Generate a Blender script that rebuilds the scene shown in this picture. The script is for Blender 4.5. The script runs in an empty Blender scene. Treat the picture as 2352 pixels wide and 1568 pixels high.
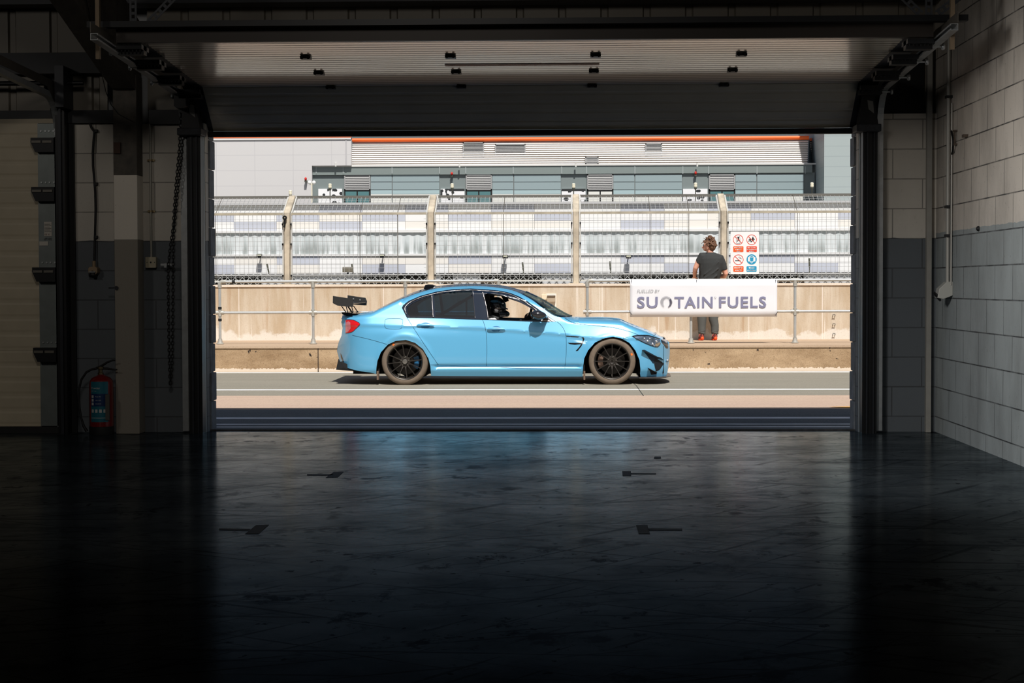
import bpy, bmesh, math, random
import numpy as np
from mathutils import Vector, Matrix
from mathutils.geometry import delaunay_2d_cdt
R = math.radians
random.seed(7)
COL = bpy.context.scene.collection
# ---------------- camera numbers ----------------
FPX = 4000.0
CAM = Vector((0, 0, 1.34))
PSI, THE, ROL = R(1.776), R(1.848), R(0.17)
_f = Vector((-math.sin(PSI)*math.cos(THE), math.cos(PSI)*math.cos(THE), -math.sin(THE)))
_r0 = Vector((math.cos(PSI), math.sin(PSI), 0))
_u0 = _r0.cross(_f)
_r = _r0*math.cos(ROL) - _u0*math.sin(ROL)
_u = _u0*math.cos(ROL) + _r0*math.sin(ROL)
def ray(px, py):
    return _f + _r*((px-1176)/FPX) - _u*((py-784)/FPX)
def at(px, py, Y):
    "the point of the plane y = Y that the photograph shows there: (x, z)"
    d = ray(px, py); t = Y/d.y
    return CAM.x+d.x*t, CAM.z+d.z*t
def atx(px, Y, py=650): return at(px, py, Y)[0]
def atz(py, Y, px=1300): return at(px, py, Y)[1]
def gnd(px, py, z=0.0):
    d = ray(px, py); t = (z-CAM.z)/d.z
    return d.x*t, d.y*t
# ---------------- mesh builder ----------------
WL = {}
class MB:
    def __init__(s): s.v=[]; s.f=[]; s.m=[]; s.mi=0
    def add(s, vs, fs, m=None):
        o=len(s.v); s.v += [tuple(p) for p in vs]
        s.f += [tuple(i+o for i in f) for f in fs]; s.m += [s.mi if m is None else m]*len(fs)
        return s
    def box(s, x0,x1,y0,y1,z0,z1, m=None):
        if x0>x1: x0,x1=x1,x0
        if y0>y1: y0,y1=y1,y0
        if z0>z1: z0,z1=z1,z0
        vs=[(x0,y0,z0),(x1,y0,z0),(x1,y1,z0),(x0,y1,z0),(x0,y0,z1),(x1,y0,z1),(x1,y1,z1),(x0,y1,z1)]
        return s.add(vs,[(3,2,1,0),(4,5,6,7),(0,1,5,4),(1,2,6,5),(2,3,7,6),(3,0,4,7)],m)
    def rbox(s, x0,x1,y0,y1,z0,z1, c=.01, m=None):
        "box with the four edges along y chamfered"
        if x0>x1: x0,x1=x1,x0
        if z0>z1: z0,z1=z1,z0
        p=[(x0+c,z0),(x1-c,z0),(x1,z0+c),(x1,z1-c),(x1-c,z1),(x0+c,z1),(x0,z1-c),(x0,z0+c)]
        return s.prism([(a,y0,b) for a,b in p],(0,y1-y0,0),m)
    def prism(s, pts, vec, m=None):
        n=len(pts); v=Vector(vec)
        a=[Vector(p) for p in pts]; b=[p+v for p in a]
        nrm=Vector((0,0,0))
        for i in range(n): nrm+=a[i].cross(a[(i+1)%n])
        fs=[tuple(range(n)), tuple(reversed(range(n,2*n)))]
        if nrm.dot(v)>0:
            fs=[tuple(reversed(range(n))), tuple(range(n,2*n))]
            fs+=[(i,(i+1)%n,(i+1)%n+n,i+n) for i in range(n)]
        else: fs+=[((i+1)%n,i,i+n,(i+1)%n+n) for i in range(n)]
        return s.add(a+b, fs, m)
    def tube(s, pts, r, n=8, cap=True, closed=False, m=None):
        P=[Vector(p) for p in pts]; k=len(P)
        rs=r if isinstance(r,(list,tuple)) else [r]*k
        vs=[];fs=[]; up=None
        for i in range(k):
            if closed: d=(P[(i+1)%k]-P[i-1])
            else: d=(P[min(i+1,k-1)]-P[max(i-1,0)])
            d.normalize()
            if up is None:
                up=Vector((0,0,1)) if abs(d.z)<.9 else Vector((1,0,0))
            a=up-d*up.dot(d)
            if a.length<1e-6: a=d.orthogonal()
            a.normalize(); up=a; b=d.cross(a)
            for j in range(n):
                t=2*math.pi*j/n
                vs.append(P[i]+(a*math.cos(t)+b*math.sin(t))*rs[i])
        K=k if closed else k-1
        for i in range(K):
            i2=(i+1)%k
            for j in range(n):
                j2=(j+1)%n
                fs.append((i*n+j,i*n+j2,i2*n+j2,i2*n+j))
        if cap and not closed:
            fs.append(tuple(reversed(range(n)))); fs.append(tuple((k-1)*n+j for j in range(n)))
        return s.add(vs,fs,m)
    def lathe(s, prof, c, ax, n=32, m=None, a0=0, a1=2*math.pi):
        "prof: (radius, height along ax) pairs"
        ax=Vector(ax).normalized(); a=ax.orthogonal().normalized(); b=ax.cross(a); c=Vector(c)
        vs=[];fs=[]; full=abs(a1-a0-2*math.pi)<1e-6; N=n if full else n+1
        for r,h in prof:
            for j in range(N):
                t=a0+(a1-a0)*j/n
                vs.append(c+ax*h+(a*math.cos(t)+b*math.sin(t))*r)
        for i in range(len(prof)-1):
            for j in range(n):
                j2=(j+1)%N
                fs.append((i*N+j,i*N+j2,(i+1)*N+j2,(i+1)*N+j))
        return s.add(vs,fs,m)
    def ball(s, c, r, n=16, m=None, sc=(1,1,1)):
        k=n//2; vs=[];fs=[]
        for i in range(k+1):
            p=math.pi*i/k
            for j in range(n):
                t=2*math.pi*j/n
                vs.append((c[0]+r*sc[0]*math.sin(p)*math.cos(t), c[1]+r*sc[1]*math.sin(p)*math.sin(t), c[2]+r*sc[2]*math.cos(p)))
        for i in range(k):
            for j in range(n):
                j2=(j+1)%n; fs.append((i*n+j,(i+1)*n+j,(i+1)*n+j2,i*n+j2))
        return s.add(vs,fs,m)
    def quad(s, *p, m=None): return s.add(p,[tuple(range(len(p)))],m)
    def build(s, name, mats, parent=None, smooth=None, label=None, cat=None, group=None, kind=None, bevel=0, weld=False):
        me=bpy.data.meshes.new(name)
        vs=np.array(s.v,dtype=float)
        if parent is not None:
            org=Vector(WL[parent.name])
        else:
            lo=vs.min(0); hi=vs.max(0); org=Vector(((lo[0]+hi[0])/2,(lo[1]+hi[1])/2,lo[2]))
        me.from_pydata([tuple(p) for p in (vs-np.array(org))],[],s.f)
        if not isinstance(mats,(list,tuple)): mats=[mats]
        for mt in mats: me.materials.append(mt)
        if len(mats)>1: me.polygons.foreach_set('material_index', s.m)
        if weld:
            bm=bmesh.new(); bm.from_mesh(me); bmesh.ops.remove_doubles(bm,verts=bm.verts,dist=1e-5); bm.to_mesh(me); bm.free()
        if smooth is not None:
            me.polygons.foreach_set('use_smooth',[True]*len(me.polygons))
            if smooth<180: me.set_sharp_from_angle(angle=R(smooth))
        me.update()
        o=bpy.data.objects.new(name,me); COL.objects.link(o)
        if parent is not None: o.parent=parent; WL[o.name]=tuple(org)
        else: o.location=org; WL[o.name]=tuple(org)
        if bevel:
            b=o.modifiers.new('bevel','BEVEL'); b.width=bevel; b.segments=2; b.limit_method='ANGLE'; b.angle_limit=R(40)
        tag(o,label,cat,group,kind)
        return o
def tag(o,label=None,cat=None,group=None,kind=None):
    if label: o['label']=label
    if cat: o['category']=cat
    if group: o['group']=group
    if kind: o['kind']=kind
    return o
def thing(name, loc, label=None, cat=None, group=None, kind=None):
    o=bpy.data.objects.new(name,None); COL.objects.link(o); o.location=loc; o.empty_display_size=.1
    WL[o.name]=tuple(loc); return tag(o,label,cat,group,kind)
def children(o): return [c for c in bpy.data.objects if c.parent==o]
def copy_tree(o, off=None, parent=None, kids=None):
    c=o.copy(); COL.objects.link(c)
    if parent is None:
        c.location=Vector(o.location)+Vector(off)
        WL[c.name]=tuple(Vector(WL[o.name])+Vector(off))
    else: c.parent=parent; WL[c.name]=WL[parent.name]
    for k in list(children(o)):
        copy_tree(k,parent=c)
    return c
# ---------------- materials ----------------
def lin(c):
    if max(c)>1.0: c=[x/255 for x in c]
    return tuple((x/12.92 if x<=.04045 else ((x+.055)/1.055)**2.4) for x in c[:3])+(1.0,)
def new_mat(name):
    m=bpy.data.materials.new(name); m.use_nodes=True
    nt=m.node_tree; b=nt.nodes['Principled BSDF']; return m,nt,b
def N(nt,t,**kw):
    n=nt.nodes.new(t)
    for k,v in kw.items():
        if hasattr(n,k): setattr(n,k,v)
        else: n.inputs[k].default_value=v
    return n
def L(nt,a,b): nt.links.new(a,b)
def mixc(nt,fac,a,b,mode='MIX'):
    n=nt.nodes.new('ShaderNodeMix'); n.data_type='RGBA'; n.blend_type=mode
    for sock,val in ((n.inputs[0],fac),(n.inputs[6],a),(n.inputs[7],b)):
        if isinstance(val,(int,float)): sock.default_value=val
        elif isinstance(val,(tuple,list)): sock.default_value=val
        else: L(nt,val,sock)
    return n.outputs[2]
def mth(nt,op,a,b=0.0,c=None,clamp=False):
    n=nt.nodes.new('ShaderNodeMath'); n.operation=op; n.use_clamp=clamp
    for i,v in enumerate((a,b,c)):
        if v is None: continue
        if isinstance(v,(int,float)): n.inputs[i].default_value=v
        else: L(nt,v,n.inputs[i])
    return n.outputs[0]
def noise(nt,vec,scale,detail=4,rough=.6,map=None):
    if map is not None:
        mp=N(nt,'ShaderNodeMapping'); mp.inputs['Scale'].default_value=map; L(nt,vec,mp.inputs[0]); vec=mp.outputs[0]
    n=N(nt,'ShaderNodeTexNoise'); n.inputs['Scale'].default_value=scale; n.inputs['Detail'].default_value=detail; n.inputs['Roughness'].default_value=rough
    L(nt,vec,n.inputs['Vector']); return n.outputs['Fac']
def ramp(nt,fac,stops):
    n=N(nt,'ShaderNodeValToRGB'); cr=n.color_ramp
    while len(cr.elements)<len(stops): cr.elements.new(.5)
    for e,(p,c) in zip(cr.elements,stops):
        e.position=p; e.color=c if isinstance(c,tuple) else (c,c,c,1)
    L(nt,fac,n.inputs[0]); return n.outputs[0]
def pos(nt):
    return N(nt,'ShaderNodeNewGeometry').outputs['Position']
def bump(nt,b,h,strength=.3,dist=.01):
    n=N(nt,'ShaderNodeBump'); n.inputs['Strength'].default_value=strength; n.inputs['Distance'].default_value=dist
    L(nt,h,n.inputs['Height']); L(nt,n.outputs[0],b.inputs['Normal']); return n
MC={}
def mat(name,c,rough=.5,metal=0.0,spec=.5,var=0.0,vs=8.0,bmp=0.0,bs=60,coat=0.0,emit=None,alpha=None):
    if name in MC: return MC[name]
    m,nt,b=new_mat(name); c=lin(c)
    b.inputs['Base Color'].default_value=c; b.inputs['Roughness'].default_value=rough
    b.inputs['Metallic'].default_value=metal; b.inputs['Specular IOR Level'].default_value=spec
    if coat: b.inputs['Coat Weight'].default_value=coat; b.inputs['Coat Roughness'].default_value=.04
    tc=N(nt,'ShaderNodeTexCoord').outputs['Object']
    if var:
        f=noise(nt,tc,vs,5)
        d=tuple(x*(1-var) for x in c[:3])+(1,); e=tuple(min(1,x*(1+var)) for x in c[:3])+(1,)
        L(nt,mixc(nt,ramp(nt,f,[(.3,0.0),(.7,1.0)]),d,e),b.inputs['Base Color'])
    if bmp: bump(nt,b,noise(nt,tc,bs,3),bmp,.003)
    MC[name]=m; return m
BLACK=mat('black rubber',(18,18,20),.6); DARKM=mat('dark painted steel',(30,33,40),.5,.2,var=.2,vs=5)
STEEL=mat('galvanised steel',(165,168,170),.42,.6,var=.12,vs=14); WHITE=mat('white plastic',(225,225,220),.4)
CHROME=mat('bright chrome',(225,225,228),.12,1.0)
SUN_STRENGTH=4.9; SKY_STRENGTH=.05; EXPOSURE=0.0
Y0,Y1=15.9,16.2           # inside and outside face of the front wall
FILL_A,FILL_B=700,205  # energies of the added fill lamps
XL,XR,XW=-3.30,2.65,3.35  # door opening, right hand wall
def block_mat(name, axis, upper, lower, zline, dirt=.25, amp=.6):
    "painted concrete blocks, one colour above zline and another below"
    m,nt,b=new_mat(name); p=pos(nt); s=N(nt,'ShaderNodeSeparateXYZ'); L(nt,p,s.inputs[0])
    c=N(nt,'ShaderNodeCombineXYZ'); L(nt,s.outputs[axis],c.inputs[0]); L(nt,mth(nt,'ADD',s.outputs[2],-.139+.269*4),c.inputs[1])
    wob=noise(nt,p,6,2)
    br=N(nt,'ShaderNodeTexBrick'); br.offset=.5; L(nt,c.outputs[0],br.inputs['Vector'])
    for k,v in (('Scale',1.0),('Mortar Size',.006),('Mortar Smooth',.35),('Brick Width',.538),('Row Height',.269),('Bias',0)): br.inputs[k].default_value=v
    br.inputs['Color1'].default_value=(.8,.8,.8,1); br.inputs['Color2'].default_value=(1,1,1,1)
    zz=mth(nt,'ADD',s.outputs[2],mth(nt,'MULTIPLY',mth(nt,'SUBTRACT',wob,.5),.03))
    sel=mth(nt,'GREATER_THAN',zz,zline)
    col=mixc(nt,sel,lin(lower),lin(upper))
    col=mixc(nt,.35,col,br.outputs['Color'],'MULTIPLY')
    d=noise(nt,p,2.2,6,.65,map=(1,1,.5)); sp=noise(nt,p,34,3,.7)
    col=mixc(nt,mth(nt,'MULTIPLY',ramp(nt,d,[(.42,0.0),(.72,1.0)]),dirt),col,(.06,.055,.05,1))
    col=mixc(nt,mth(nt,'MULTIPLY',ramp(nt,sp,[(.64,0.0),(.74,1.0)]),dirt*1.6),col,(.05,.05,.05,1))
    gap=mth(nt,'MULTIPLY',br.outputs['Fac'],ramp(nt,noise(nt,p,3.3,3),[(.32,.22),(.58,1.0)]))
    col=mixc(nt,mth(nt,'MULTIPLY',gap,amp),col,(.03,.03,.032,1))
    L(nt,col,b.inputs['Base Color']); b.inputs['Roughness'].default_value=.62
    h=mth(nt,'SUBTRACT',mth(nt,'MULTIPLY',noise(nt,p,70,4),.25),mth(nt,'MULTIPLY',br.outputs['Fac'],.9))
    bump(nt,b,h,.5,.008); return m
B_FRONT=block_mat('painted blocks front',0,(206,200,190),(92,98,104),1.755,.12,.45)
B_RIGHT=block_mat('painted blocks right',1,(220,212,202),(168,176,178),1.80,.36,.9)
def clad_mat():
    m,nt,b=new_mat('profiled wall sheeting'); p=pos(nt)
    b.inputs['Base Color'].default_value=lin((120,114,104)); b.inputs['Roughness'].default_value=.5
    return m
CLAD=clad_mat()
def floor_mat():
    m,nt,b=new_mat('painted workshop floor'); nt.nodes.remove(b)
    out=[n for n in nt.nodes if n.type=='OUTPUT_MATERIAL'][0]; p=pos(nt)
    s=N(nt,'ShaderNodeSeparateXYZ'); L(nt,p,s.inputs[0])
    def rot(v,a,sc):
        mp=N(nt,'ShaderNodeMapping'); mp.inputs['Rotation'].default_value=(0,0,R(a)); L(nt,v,mp.inputs[0])
        m2=N(nt,'ShaderNodeMapping'); m2.inputs['Scale'].default_value=sc; L(nt,mp.outputs[0],m2.inputs[0]); return m2.outputs[0]
    wear=ramp(nt,noise(nt,p,1.5,9,.72),[(.36,0.0),(.62,1.0)])
    spots=ramp(nt,noise(nt,p,3.4,7,.74,map=(1,.7,1)),[(.555,0.0),(.61,1.0)])
    patchy=ramp(nt,noise(nt,p,.55,3),[(.40,.25),(.6,1.0)])
    dots=ramp(nt,noise(nt,p,13,3,.6,map=(.8,.6,1)),[(.665,0.0),(.69,1.0)])
    scr=None
    for a,sc in ((3,(.22,9,1)),(-24,(.3,11,1)),(31,(.35,12,1)),(-55,(.5,12,1))):
        q=ramp(nt,noise(nt,rot(p,a,sc),1.6,3,.55),[(.625,0.0),(.65,1.0)]); scr=q if scr is None else mth(nt,'MAXIMUM',scr,q)
    jy=mth(nt,'ADD',s.outputs[1],mth(nt,'MULTIPLY',noise(nt,p,1.2,2),.03))
    joint=mth(nt,'MULTIPLY',mth(nt,'LESS_THAN',mth(nt,'ABSOLUTE',mth(nt,'SUBTRACT',jy,13.33)),.016),ramp(nt,noise(nt,p,1.3,3,map=(1,.2,1)),[(.40,0.15),(.47,1.0)]))
    dark=mth(nt,'MAXIMUM',mth(nt,'MAXIMUM',mth(nt,'MULTIPLY',mth(nt,'MULTIPLY',spots,patchy),.85),mth(nt,'MULTIPLY',dots,.8)),mth(nt,'MAXIMUM',mth(nt,'MULTIPLY',joint,.9),mth(nt,'MULTIPLY',scr,.55)),clamp=True)
    col=mixc(nt,wear,lin((34,40,46)),lin((48,54,58))); col=mixc(nt,dark,col,lin((14,15,17)))
    gcol=mixc(nt,wear,(.50,.55,.57,1),(.92,.98,1.0,1))
    df=N(nt,'ShaderNodeBsdfDiffuse'); L(nt,col,df.inputs['Color'])
    gl=N(nt,'ShaderNodeBsdfAnisotropic') if False else N(nt,'ShaderNodeBsdfGlossy')
    L(nt,mixc(nt,dark,gcol,(.20,.22,.25,1)),gl.inputs['Color'])
    rg=mth(nt,'ADD',mth(nt,'MULTIPLY',noise(nt,p,4,5),.09),.115); L(nt,rg,gl.inputs['Roughness'])
    bp=N(nt,'ShaderNodeBump'); bp.inputs['Strength'].default_value=.35; bp.inputs['Distance'].default_value=.002
    L(nt,mth(nt,'ADD',noise(nt,p,9,4),mth(nt,'MULTIPLY',noise(nt,p,60,2),.3)),bp.inputs['Height'])
    L(nt,bp.outputs[0],gl.inputs['Normal']); L(nt,bp.outputs[0],df.inputs['Normal'])
    # dusty, worn paint: shines only towards grazing angles
    lw=N(nt,'ShaderNodeLayerWeight'); lw.inputs['Blend'].default_value=.5
    fac=mth(nt,'MULTIPLY',mth(nt,'POWER',lw.outputs['Facing'],FLOOR_POW),FLOOR_AMP,clamp=True)
    mx=N(nt,'ShaderNodeMixShader'); L(nt,fac,mx.inputs[0]); L(nt,df.outputs[0],mx.inputs[1]); L(nt,gl.outputs[0],mx.inputs[2])
    L(nt,mx.outputs[0],out.inputs[0]); return m
FLOOR_POW=18.0; FLOOR_AMP=1.9
FLOOR=floor_mat()
# ---- shell ----
MB().box(-11.2,3.55,-9.2,16.04,-.15,0).build('floor',FLOOR,kind='structure')
w=MB(); w.box(-4.54,XL,Y0,Y1,0,2.83); w.box(XR,XW,Y0,Y1,0,2.88); w.build('wall_front',B_FRONT,kind='structure')
MB().prism([(XW,-9.2,0),(XW,Y1,0),(XW,Y1,4.34),(XW,3.0,7.6),(XW,-9.2,4.4)],(.25,0,0)).build('wall_right',B_RIGHT,kind='structure')
DULL=mat('dull painted wall',(96,92,86),.7,var=.1)
MB().prism([(-11.4,-9.2,0),(-11.4,Y1,0),(-11.4,Y1,4.34),(-11.4,3.0,7.6),(-11.4,-9.2,4.4)],(.2,0,0)).build('wall_left',DULL,kind='structure')
# unseen back wall; its opening is added to let in fill daylight
bx0,bx1,bz=BACK_OPEN=(-6.2,-2.6,2.4)
w=MB(); w.box(-11.2,bx0,-9.4,-9.2,0,8.2); w.box(bx1,3.35,-9.4,-9.2,0,8.2); w.box(bx0,bx1,-9.4,-9.2,bz,8.2); w.build('wall_back',DULL,kind='structure')
# sheeting above the blocks
def sheeting(name,x0,x1,y,z0,z1,pitch=.385,rib=.035,m=None):
    w=MB(); pts=[]; x=x0
    while x<x1:
        pts+=[(x,y),(x+pitch-rib*2.2,y),(x+pitch-rib*1.8,y+.028),(x+pitch-.4*rib,y+.028)]; x+=pitch
    pts=[(min(a,x1),b) for a,b in pts]+[(x1,y)]
    n=len(pts); vs=[(a,b,z0) for a,b in pts]+[(a,b,z1) for a,b in pts]
    w.add(vs,[(i,i+1,i+1+n,i+n) for i in range(n-1)])
    return w.build(name,m or CLAD,kind='structure')
sheeting('wall_front',-11.2,-4.2,15.92,2.9,4.1); sheeting('wall_front',-3.84,XW,15.97,2.95,4.1)
MB().box(-11.2,3.6,16.12,16.32,2.84,4.36).box(3.6,15,16.1,16.32,0,4.36).box(-24,-11.2,16.1,16.32,0,4.36).build('wall_front',mat('outer cladding',(150,152,155),.5),kind='structure')
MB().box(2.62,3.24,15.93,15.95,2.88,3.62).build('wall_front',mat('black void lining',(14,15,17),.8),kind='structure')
# roof: rises away from the front wall
w=MB(); zr=lambda y: 3.98+(16.3-y)*.27
w.prism([(-11.4,16.32,zr(16.32)),(-11.4,16.32,zr(16.32)+.18),(-11.4,3.0,zr(3)+.18),(-11.4,3.0,zr(3))],(15.0,0,0))
w.prism([(-11.4,3.0,zr(3)),(-11.4,3.0,zr(3)+.18),(-11.4,-9.4,4.2),(-11.4,-9.4,4.02)],(15.0,0,0))
w.build('ceiling',mat('dark roof lining',(38,40,46),.7),kind='structure')
# purlins and eaves beam
w=MB()
w.box(-11.2,3.3,15.62,15.9,3.88,3.98)
for y in (14.4,12.9,11.2): w.box(-11.2,3.3,y,y+.08,zr(y)-.18,zr(y)-.02)
w.build('trim_1',DARKM,kind='structure')
w=MB(); w.box(-11.2,-4.2,15.8,15.93,3.28,3.47); w.build('trim_2',mat('dark sheeting rail',(46,48,52),.6,var=.15),kind='structure')
w=MB(); w.box(-11.2,-4.08,15.84,15.93,2.835,2.95); w.box(-3.80,-3.32,15.84,15.93,2.82,2.95); w.build('trim_3',mat('lintel steel',(22,24,28),.5,.3),kind='structure')
# reveals: painted steel lining and rough block edge
REV=mat('reveal blockwork',(120,126,134),.8,var=.3,vs=9,bmp=.6,bs=25)
w=MB(); 
for i in range(11):
    z=i*.269; j=.006*math.sin(i*2.3)
    w.box(XL-.02,XL+.012+j,16.04,16.26,z+.004,z+.265); w.box(XR+.02,XR-.012-j,16.04,16.26,z+.004,z+.265)
w.build('wall_front',REV,kind='structure',bevel=.008)
w=MB(); w.box(XL-.03,XL-.004,15.86,16.02,0,2.83); w.box(XR+.03,XR+.004,15.86,16.02,0,2.83)
w.build('trim_4',mat('pale jamb angle',(150,158,162),.45,.3,var=.15),kind='structure')
MB().box(3.255,3.30,15.84,15.9,0,3.62).build('trim_5',mat('corner post paint',(150,148,142),.6,var=.1),kind='structure')
MB().box(-3.8,3.3,16.03,16.06,-.01,.012).build('trim_6',mat('threshold strip',(70,70,72),.8,var=.4,vs=20),kind='structure')
# ---- concrete portal frame: column and rafter ----
def col_mat():
    m,nt,b=new_mat('column concrete and paint'); p=pos(nt); s=N(nt,'ShaderNodeSeparateXYZ'); L(nt,p,s.inputs[0])
    raw=mixc(nt,ramp(nt,noise(nt,p,9,6,.7),[(.35,0.0),(.7,1.0)]),lin((92,86,78)),lin((64,60,56)))
    a=mth(nt,'GREATER_THAN',s.outputs[2],2.345); g=mth(nt,'GREATER_THAN',s.outputs[2],1.765)
    c=mixc(nt,g,lin((142,136,126)),lin((232,224,212))); c=mixc(nt,a,c,raw)
    c=mixc(nt,mth(nt,'MULTIPLY',ramp(nt,noise(nt,p,30,4,.7),[(.66,0.0),(.74,1.0)]),.4),c,(.02,.02,.02,1))
    L(nt,c,b.inputs['Base Color']); b.inputs['Roughness'].default_value=.7; bump(nt,b,noise(nt,p,40,4),.3,.004); return m
t=thing('portal_frame',(-3.94,15.7,0),'concrete portal column, white band across its middle, beside the fire extinguisher','column',kind='structure')
CM=col_mat()
MB().box(-4.09,-3.875,15.68,15.9,0,3.25).build('column',CM,t,bevel=.006)
MB().prism([(-4.085,15.9,3.1),(-4.085,15.9,3.75),(-4.085,9.0,5.3),(-4.085,9.0,4.85),(-4.085,15.6,3.12)],(.205,0,0)).build('rafter',CM,t,bevel=.006)
MB().box(-4.08,-4.02,15.65,15.68,2.54,2.64).build('fixing_plate',mat('rusty plate',(70,50,40),.8),t)
# ---- sectional doors ----
PANEL=mat('door panel paint',(206,198,182),.3,.0,spec=.7,var=.06,vs=3,coat=1.0); PANEL.node_tree.nodes['Principled BSDF'].inputs['Coat Roughness'].default_value=.13; PANEL.node_tree.nodes['Principled BSDF'].inputs['Coat IOR'].default_value=1.7
PANEL2=mat('door panel paint beige',(196,184,160),.5,var=.08,vs=3)
def along(a,b,t): return (a[0]+(b[0]-a[0])*t, a[1]+(b[1]-a[1])*t)
def panel(mb,x0,x1,a,b,ribs,depth,thick=.04):
    "a,b = (y,z) ends; the face seen from inside is to the left of a->b"
    dy,dz=b[0]-a[0],b[1]-a[1]; l=math.hypot(dy,dz); ny,nz=dz/l,-dy/l
    if ny>0 or nz>0: ny,nz=-ny,-nz
    prof=[]
    if ribs:
        for i in range(ribs):
            u=i/ribs; e=.16/ribs
            for q,d in (((u+.001,0),(u+e,0),(u+e*1.9,1),(u+1/ribs-e*.9,1),(u+1/ribs-.001,0)) if depth<.005 else ((u+.0,0),(u+.015/ribs,1),(u+.15/ribs,.86),(u+.985/ribs,0))): prof.append((q,d*depth))
    else: prof=[(0,0),(1,0)]
    P=[]
    for q,d in prof:
        y,z=along(a,b,q); P.append((y+ny*d,z+nz*d))
    n=len(P); vs=[(x0,y,z) for y,z in P]+[(x1,y,z) for y,z in P]
    back=[(x0,a[0]-ny*thick,a[1]-nz*thick),(x0,b[0]-ny*thick,b[1]-nz*thick),(x1,a[0]-ny*thick,a[1]-nz*thick),(x1,b[0]-ny*thick,b[1]-nz*thick)]
    fs=[(i,i+1,i+1+n,i+n) for i in range(n-1)]
    k=2*n; fs+=[(k,k+2,k+3,k+1),(0,n,k+2,k),(n-1,k+1,k+3,2*n-1),tuple(range(n))+(k+1,k),tuple(range(n,2*n))+(k+3,k+2)]
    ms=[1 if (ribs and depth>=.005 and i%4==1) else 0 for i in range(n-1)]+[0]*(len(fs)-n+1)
    o_=len(mb.m); mb.add(vs+back,fs); mb.m[o_:]=ms; return (ny,nz)
J=[(16.06,2.765),(15.57,3.125),(14.80,3.158),(14.06,3.195),(13.33,3.235)]
d1=thing('door_1',(-.33,15.9,0),'raised sectional garage door with ribbed cream panels, over the bright opening','garage door',kind='structure')
END=mat('door end plate',(52,56,64),.5,.3,var=.15); BRK=mat('black bracket steel',(20,21,24),.45,.4)
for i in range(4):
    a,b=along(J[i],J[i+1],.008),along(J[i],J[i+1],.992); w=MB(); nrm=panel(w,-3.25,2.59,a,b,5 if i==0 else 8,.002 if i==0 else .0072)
    p=w.build('panel',[PANEL,mat('painted rib shadow line',(74,64,52),.6)],d1)  # second slot: dark strip painted along each rib as its step shadow
    for x0,x1 in ((-3.43,-3.252),(2.592,2.77)):
        w=MB(); panel(w,x0,x1,a,b,0,0); w.build('end_plate',END,d1)
w=MB(); w.box(-3.42,2.76,16.03,16.09,2.715,2.765); w.build('bottom_seal',mat('seal rubber',(14,16,26),.7),d1)
w=MB(); w.box(-3.43,2.77,13.27,13.33,3.2,3.27); w.box(-3.43,2.77,13.27,13.30,3.27,3.31); w.build('top_rail',mat('brown top rail',(40,34,30),.5,.3),d1)
HX={1:(760,1060,1360,1663),2:(733,1048,1364,1682),3:(703,1035,1368,1703)}
for j in (1,2,3):
    y,z=J[j]
    for px in HX[j]:
        x=atx(px,y,190); w=MB(); w.box(x-.042,x+.042,y-.045,y+.045,z-.028,z-.008); w.box(x-.034,x-.018,y-.06,y-.04,z-.034,z-.004); w.box(x+.018,x+.034,y-.06,y-.04,z-.034,z-.004)
        w.build('hinge',BRK,d1)
def roller_bracket(x0,x1,y,z,side,parent,name='roller_bracket'):
    w=MB(); w.box(x0,x1,y-.12,y+.12,z-.075,z-.04); w.box(x0,x1,y-.05,y+.05,z-.11,z-.04)
    for k in range(7):
        xx=x0+(x1-x0)*(k+.5)/7; w.tube([(xx,y-.11,z-.08),(xx,y-.11,z-.092)],.006,6)
    o=w.build(name,BRK,parent)
    xr=x0-.02 if side<0 else x1+.02; xa=x0+.03 if side<0 else x1-.03; xe=xr-.06 if side<0 else xr+.06
    w=MB(); w.tube([(xa,y,z-.085),(xe,y,z-.085)],.008,8); w.lathe([(0,0),(.022,0),(.026,.006),(.026,.016),(.022,.022),(0,.022)],(xe,y,z-.085),(1,0,0),14)
    w.build('roller',STEEL,parent)
for j in (1,2,3,4):
    y,z=J[j]; yy=y-.02 if j<4 else y+.12
    roller_bracket(-3.45,-3.25,yy,z,-1,d1); roller_bracket(2.59,2.79,yy,z,1,d1)
# red warning text along a rib of the second panel
def text_mesh(s,size,weight=0.0,res=3,shear=0.0,space=1.0,align='LEFT',name='t'):
    cu=bpy.data.curves.new(name,'FONT'); cu.body=s; cu.size=size; cu.offset=weight; cu.resolution_u=res; cu.shear=shear
    cu.space_character=space; cu.align_x=align; cu.extrude=0
    o=bpy.data.objects.new(name,cu); COL.objects.link(o); bpy.context.view_layer.update()
    me=bpy.data.meshes.new_from_object(o.evaluated_get(bpy.context.evaluated_depsgraph_get()))
    vs=[v.co.copy() for v in me.vertices]; fs=[tuple(p.vertices) for p in me.polygons]
    bpy.data.objects.remove(o); bpy.data.meshes.remove(me); bpy.data.curves.remove(cu)
    return vs,fs
def lettering(name,s,size,org,ux,uy,material,parent,weight=0.0,fit=None,fith=None,**kw):
    "flat text: org = lower left corner, ux, uy = directions; fit = width, fith = cap height"
    vs,fs=text_mesh(s,size,weight,**kw)
    if not vs: return None
    x0=min(v.x for v in vs); x1=max(v.x for v in vs); y0=min(v.y for v in vs); y1=max(v.y for v in vs)
    sx=fit/(x1-x0) if fit else 1; sy=fith/(y1-y0) if fith else sx
    ux=Vector(ux); uy=Vector(uy); o=Vector(org); w=MB()
    w.add([o+ux*((v.x-x0)*sx)+uy*((v.y-y0)*sy) for v in vs],fs)
    return w.build(name,material,parent)
RED=mat('faded red print',(150,60,50),.6)
y,z=14.50,3.1625
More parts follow.
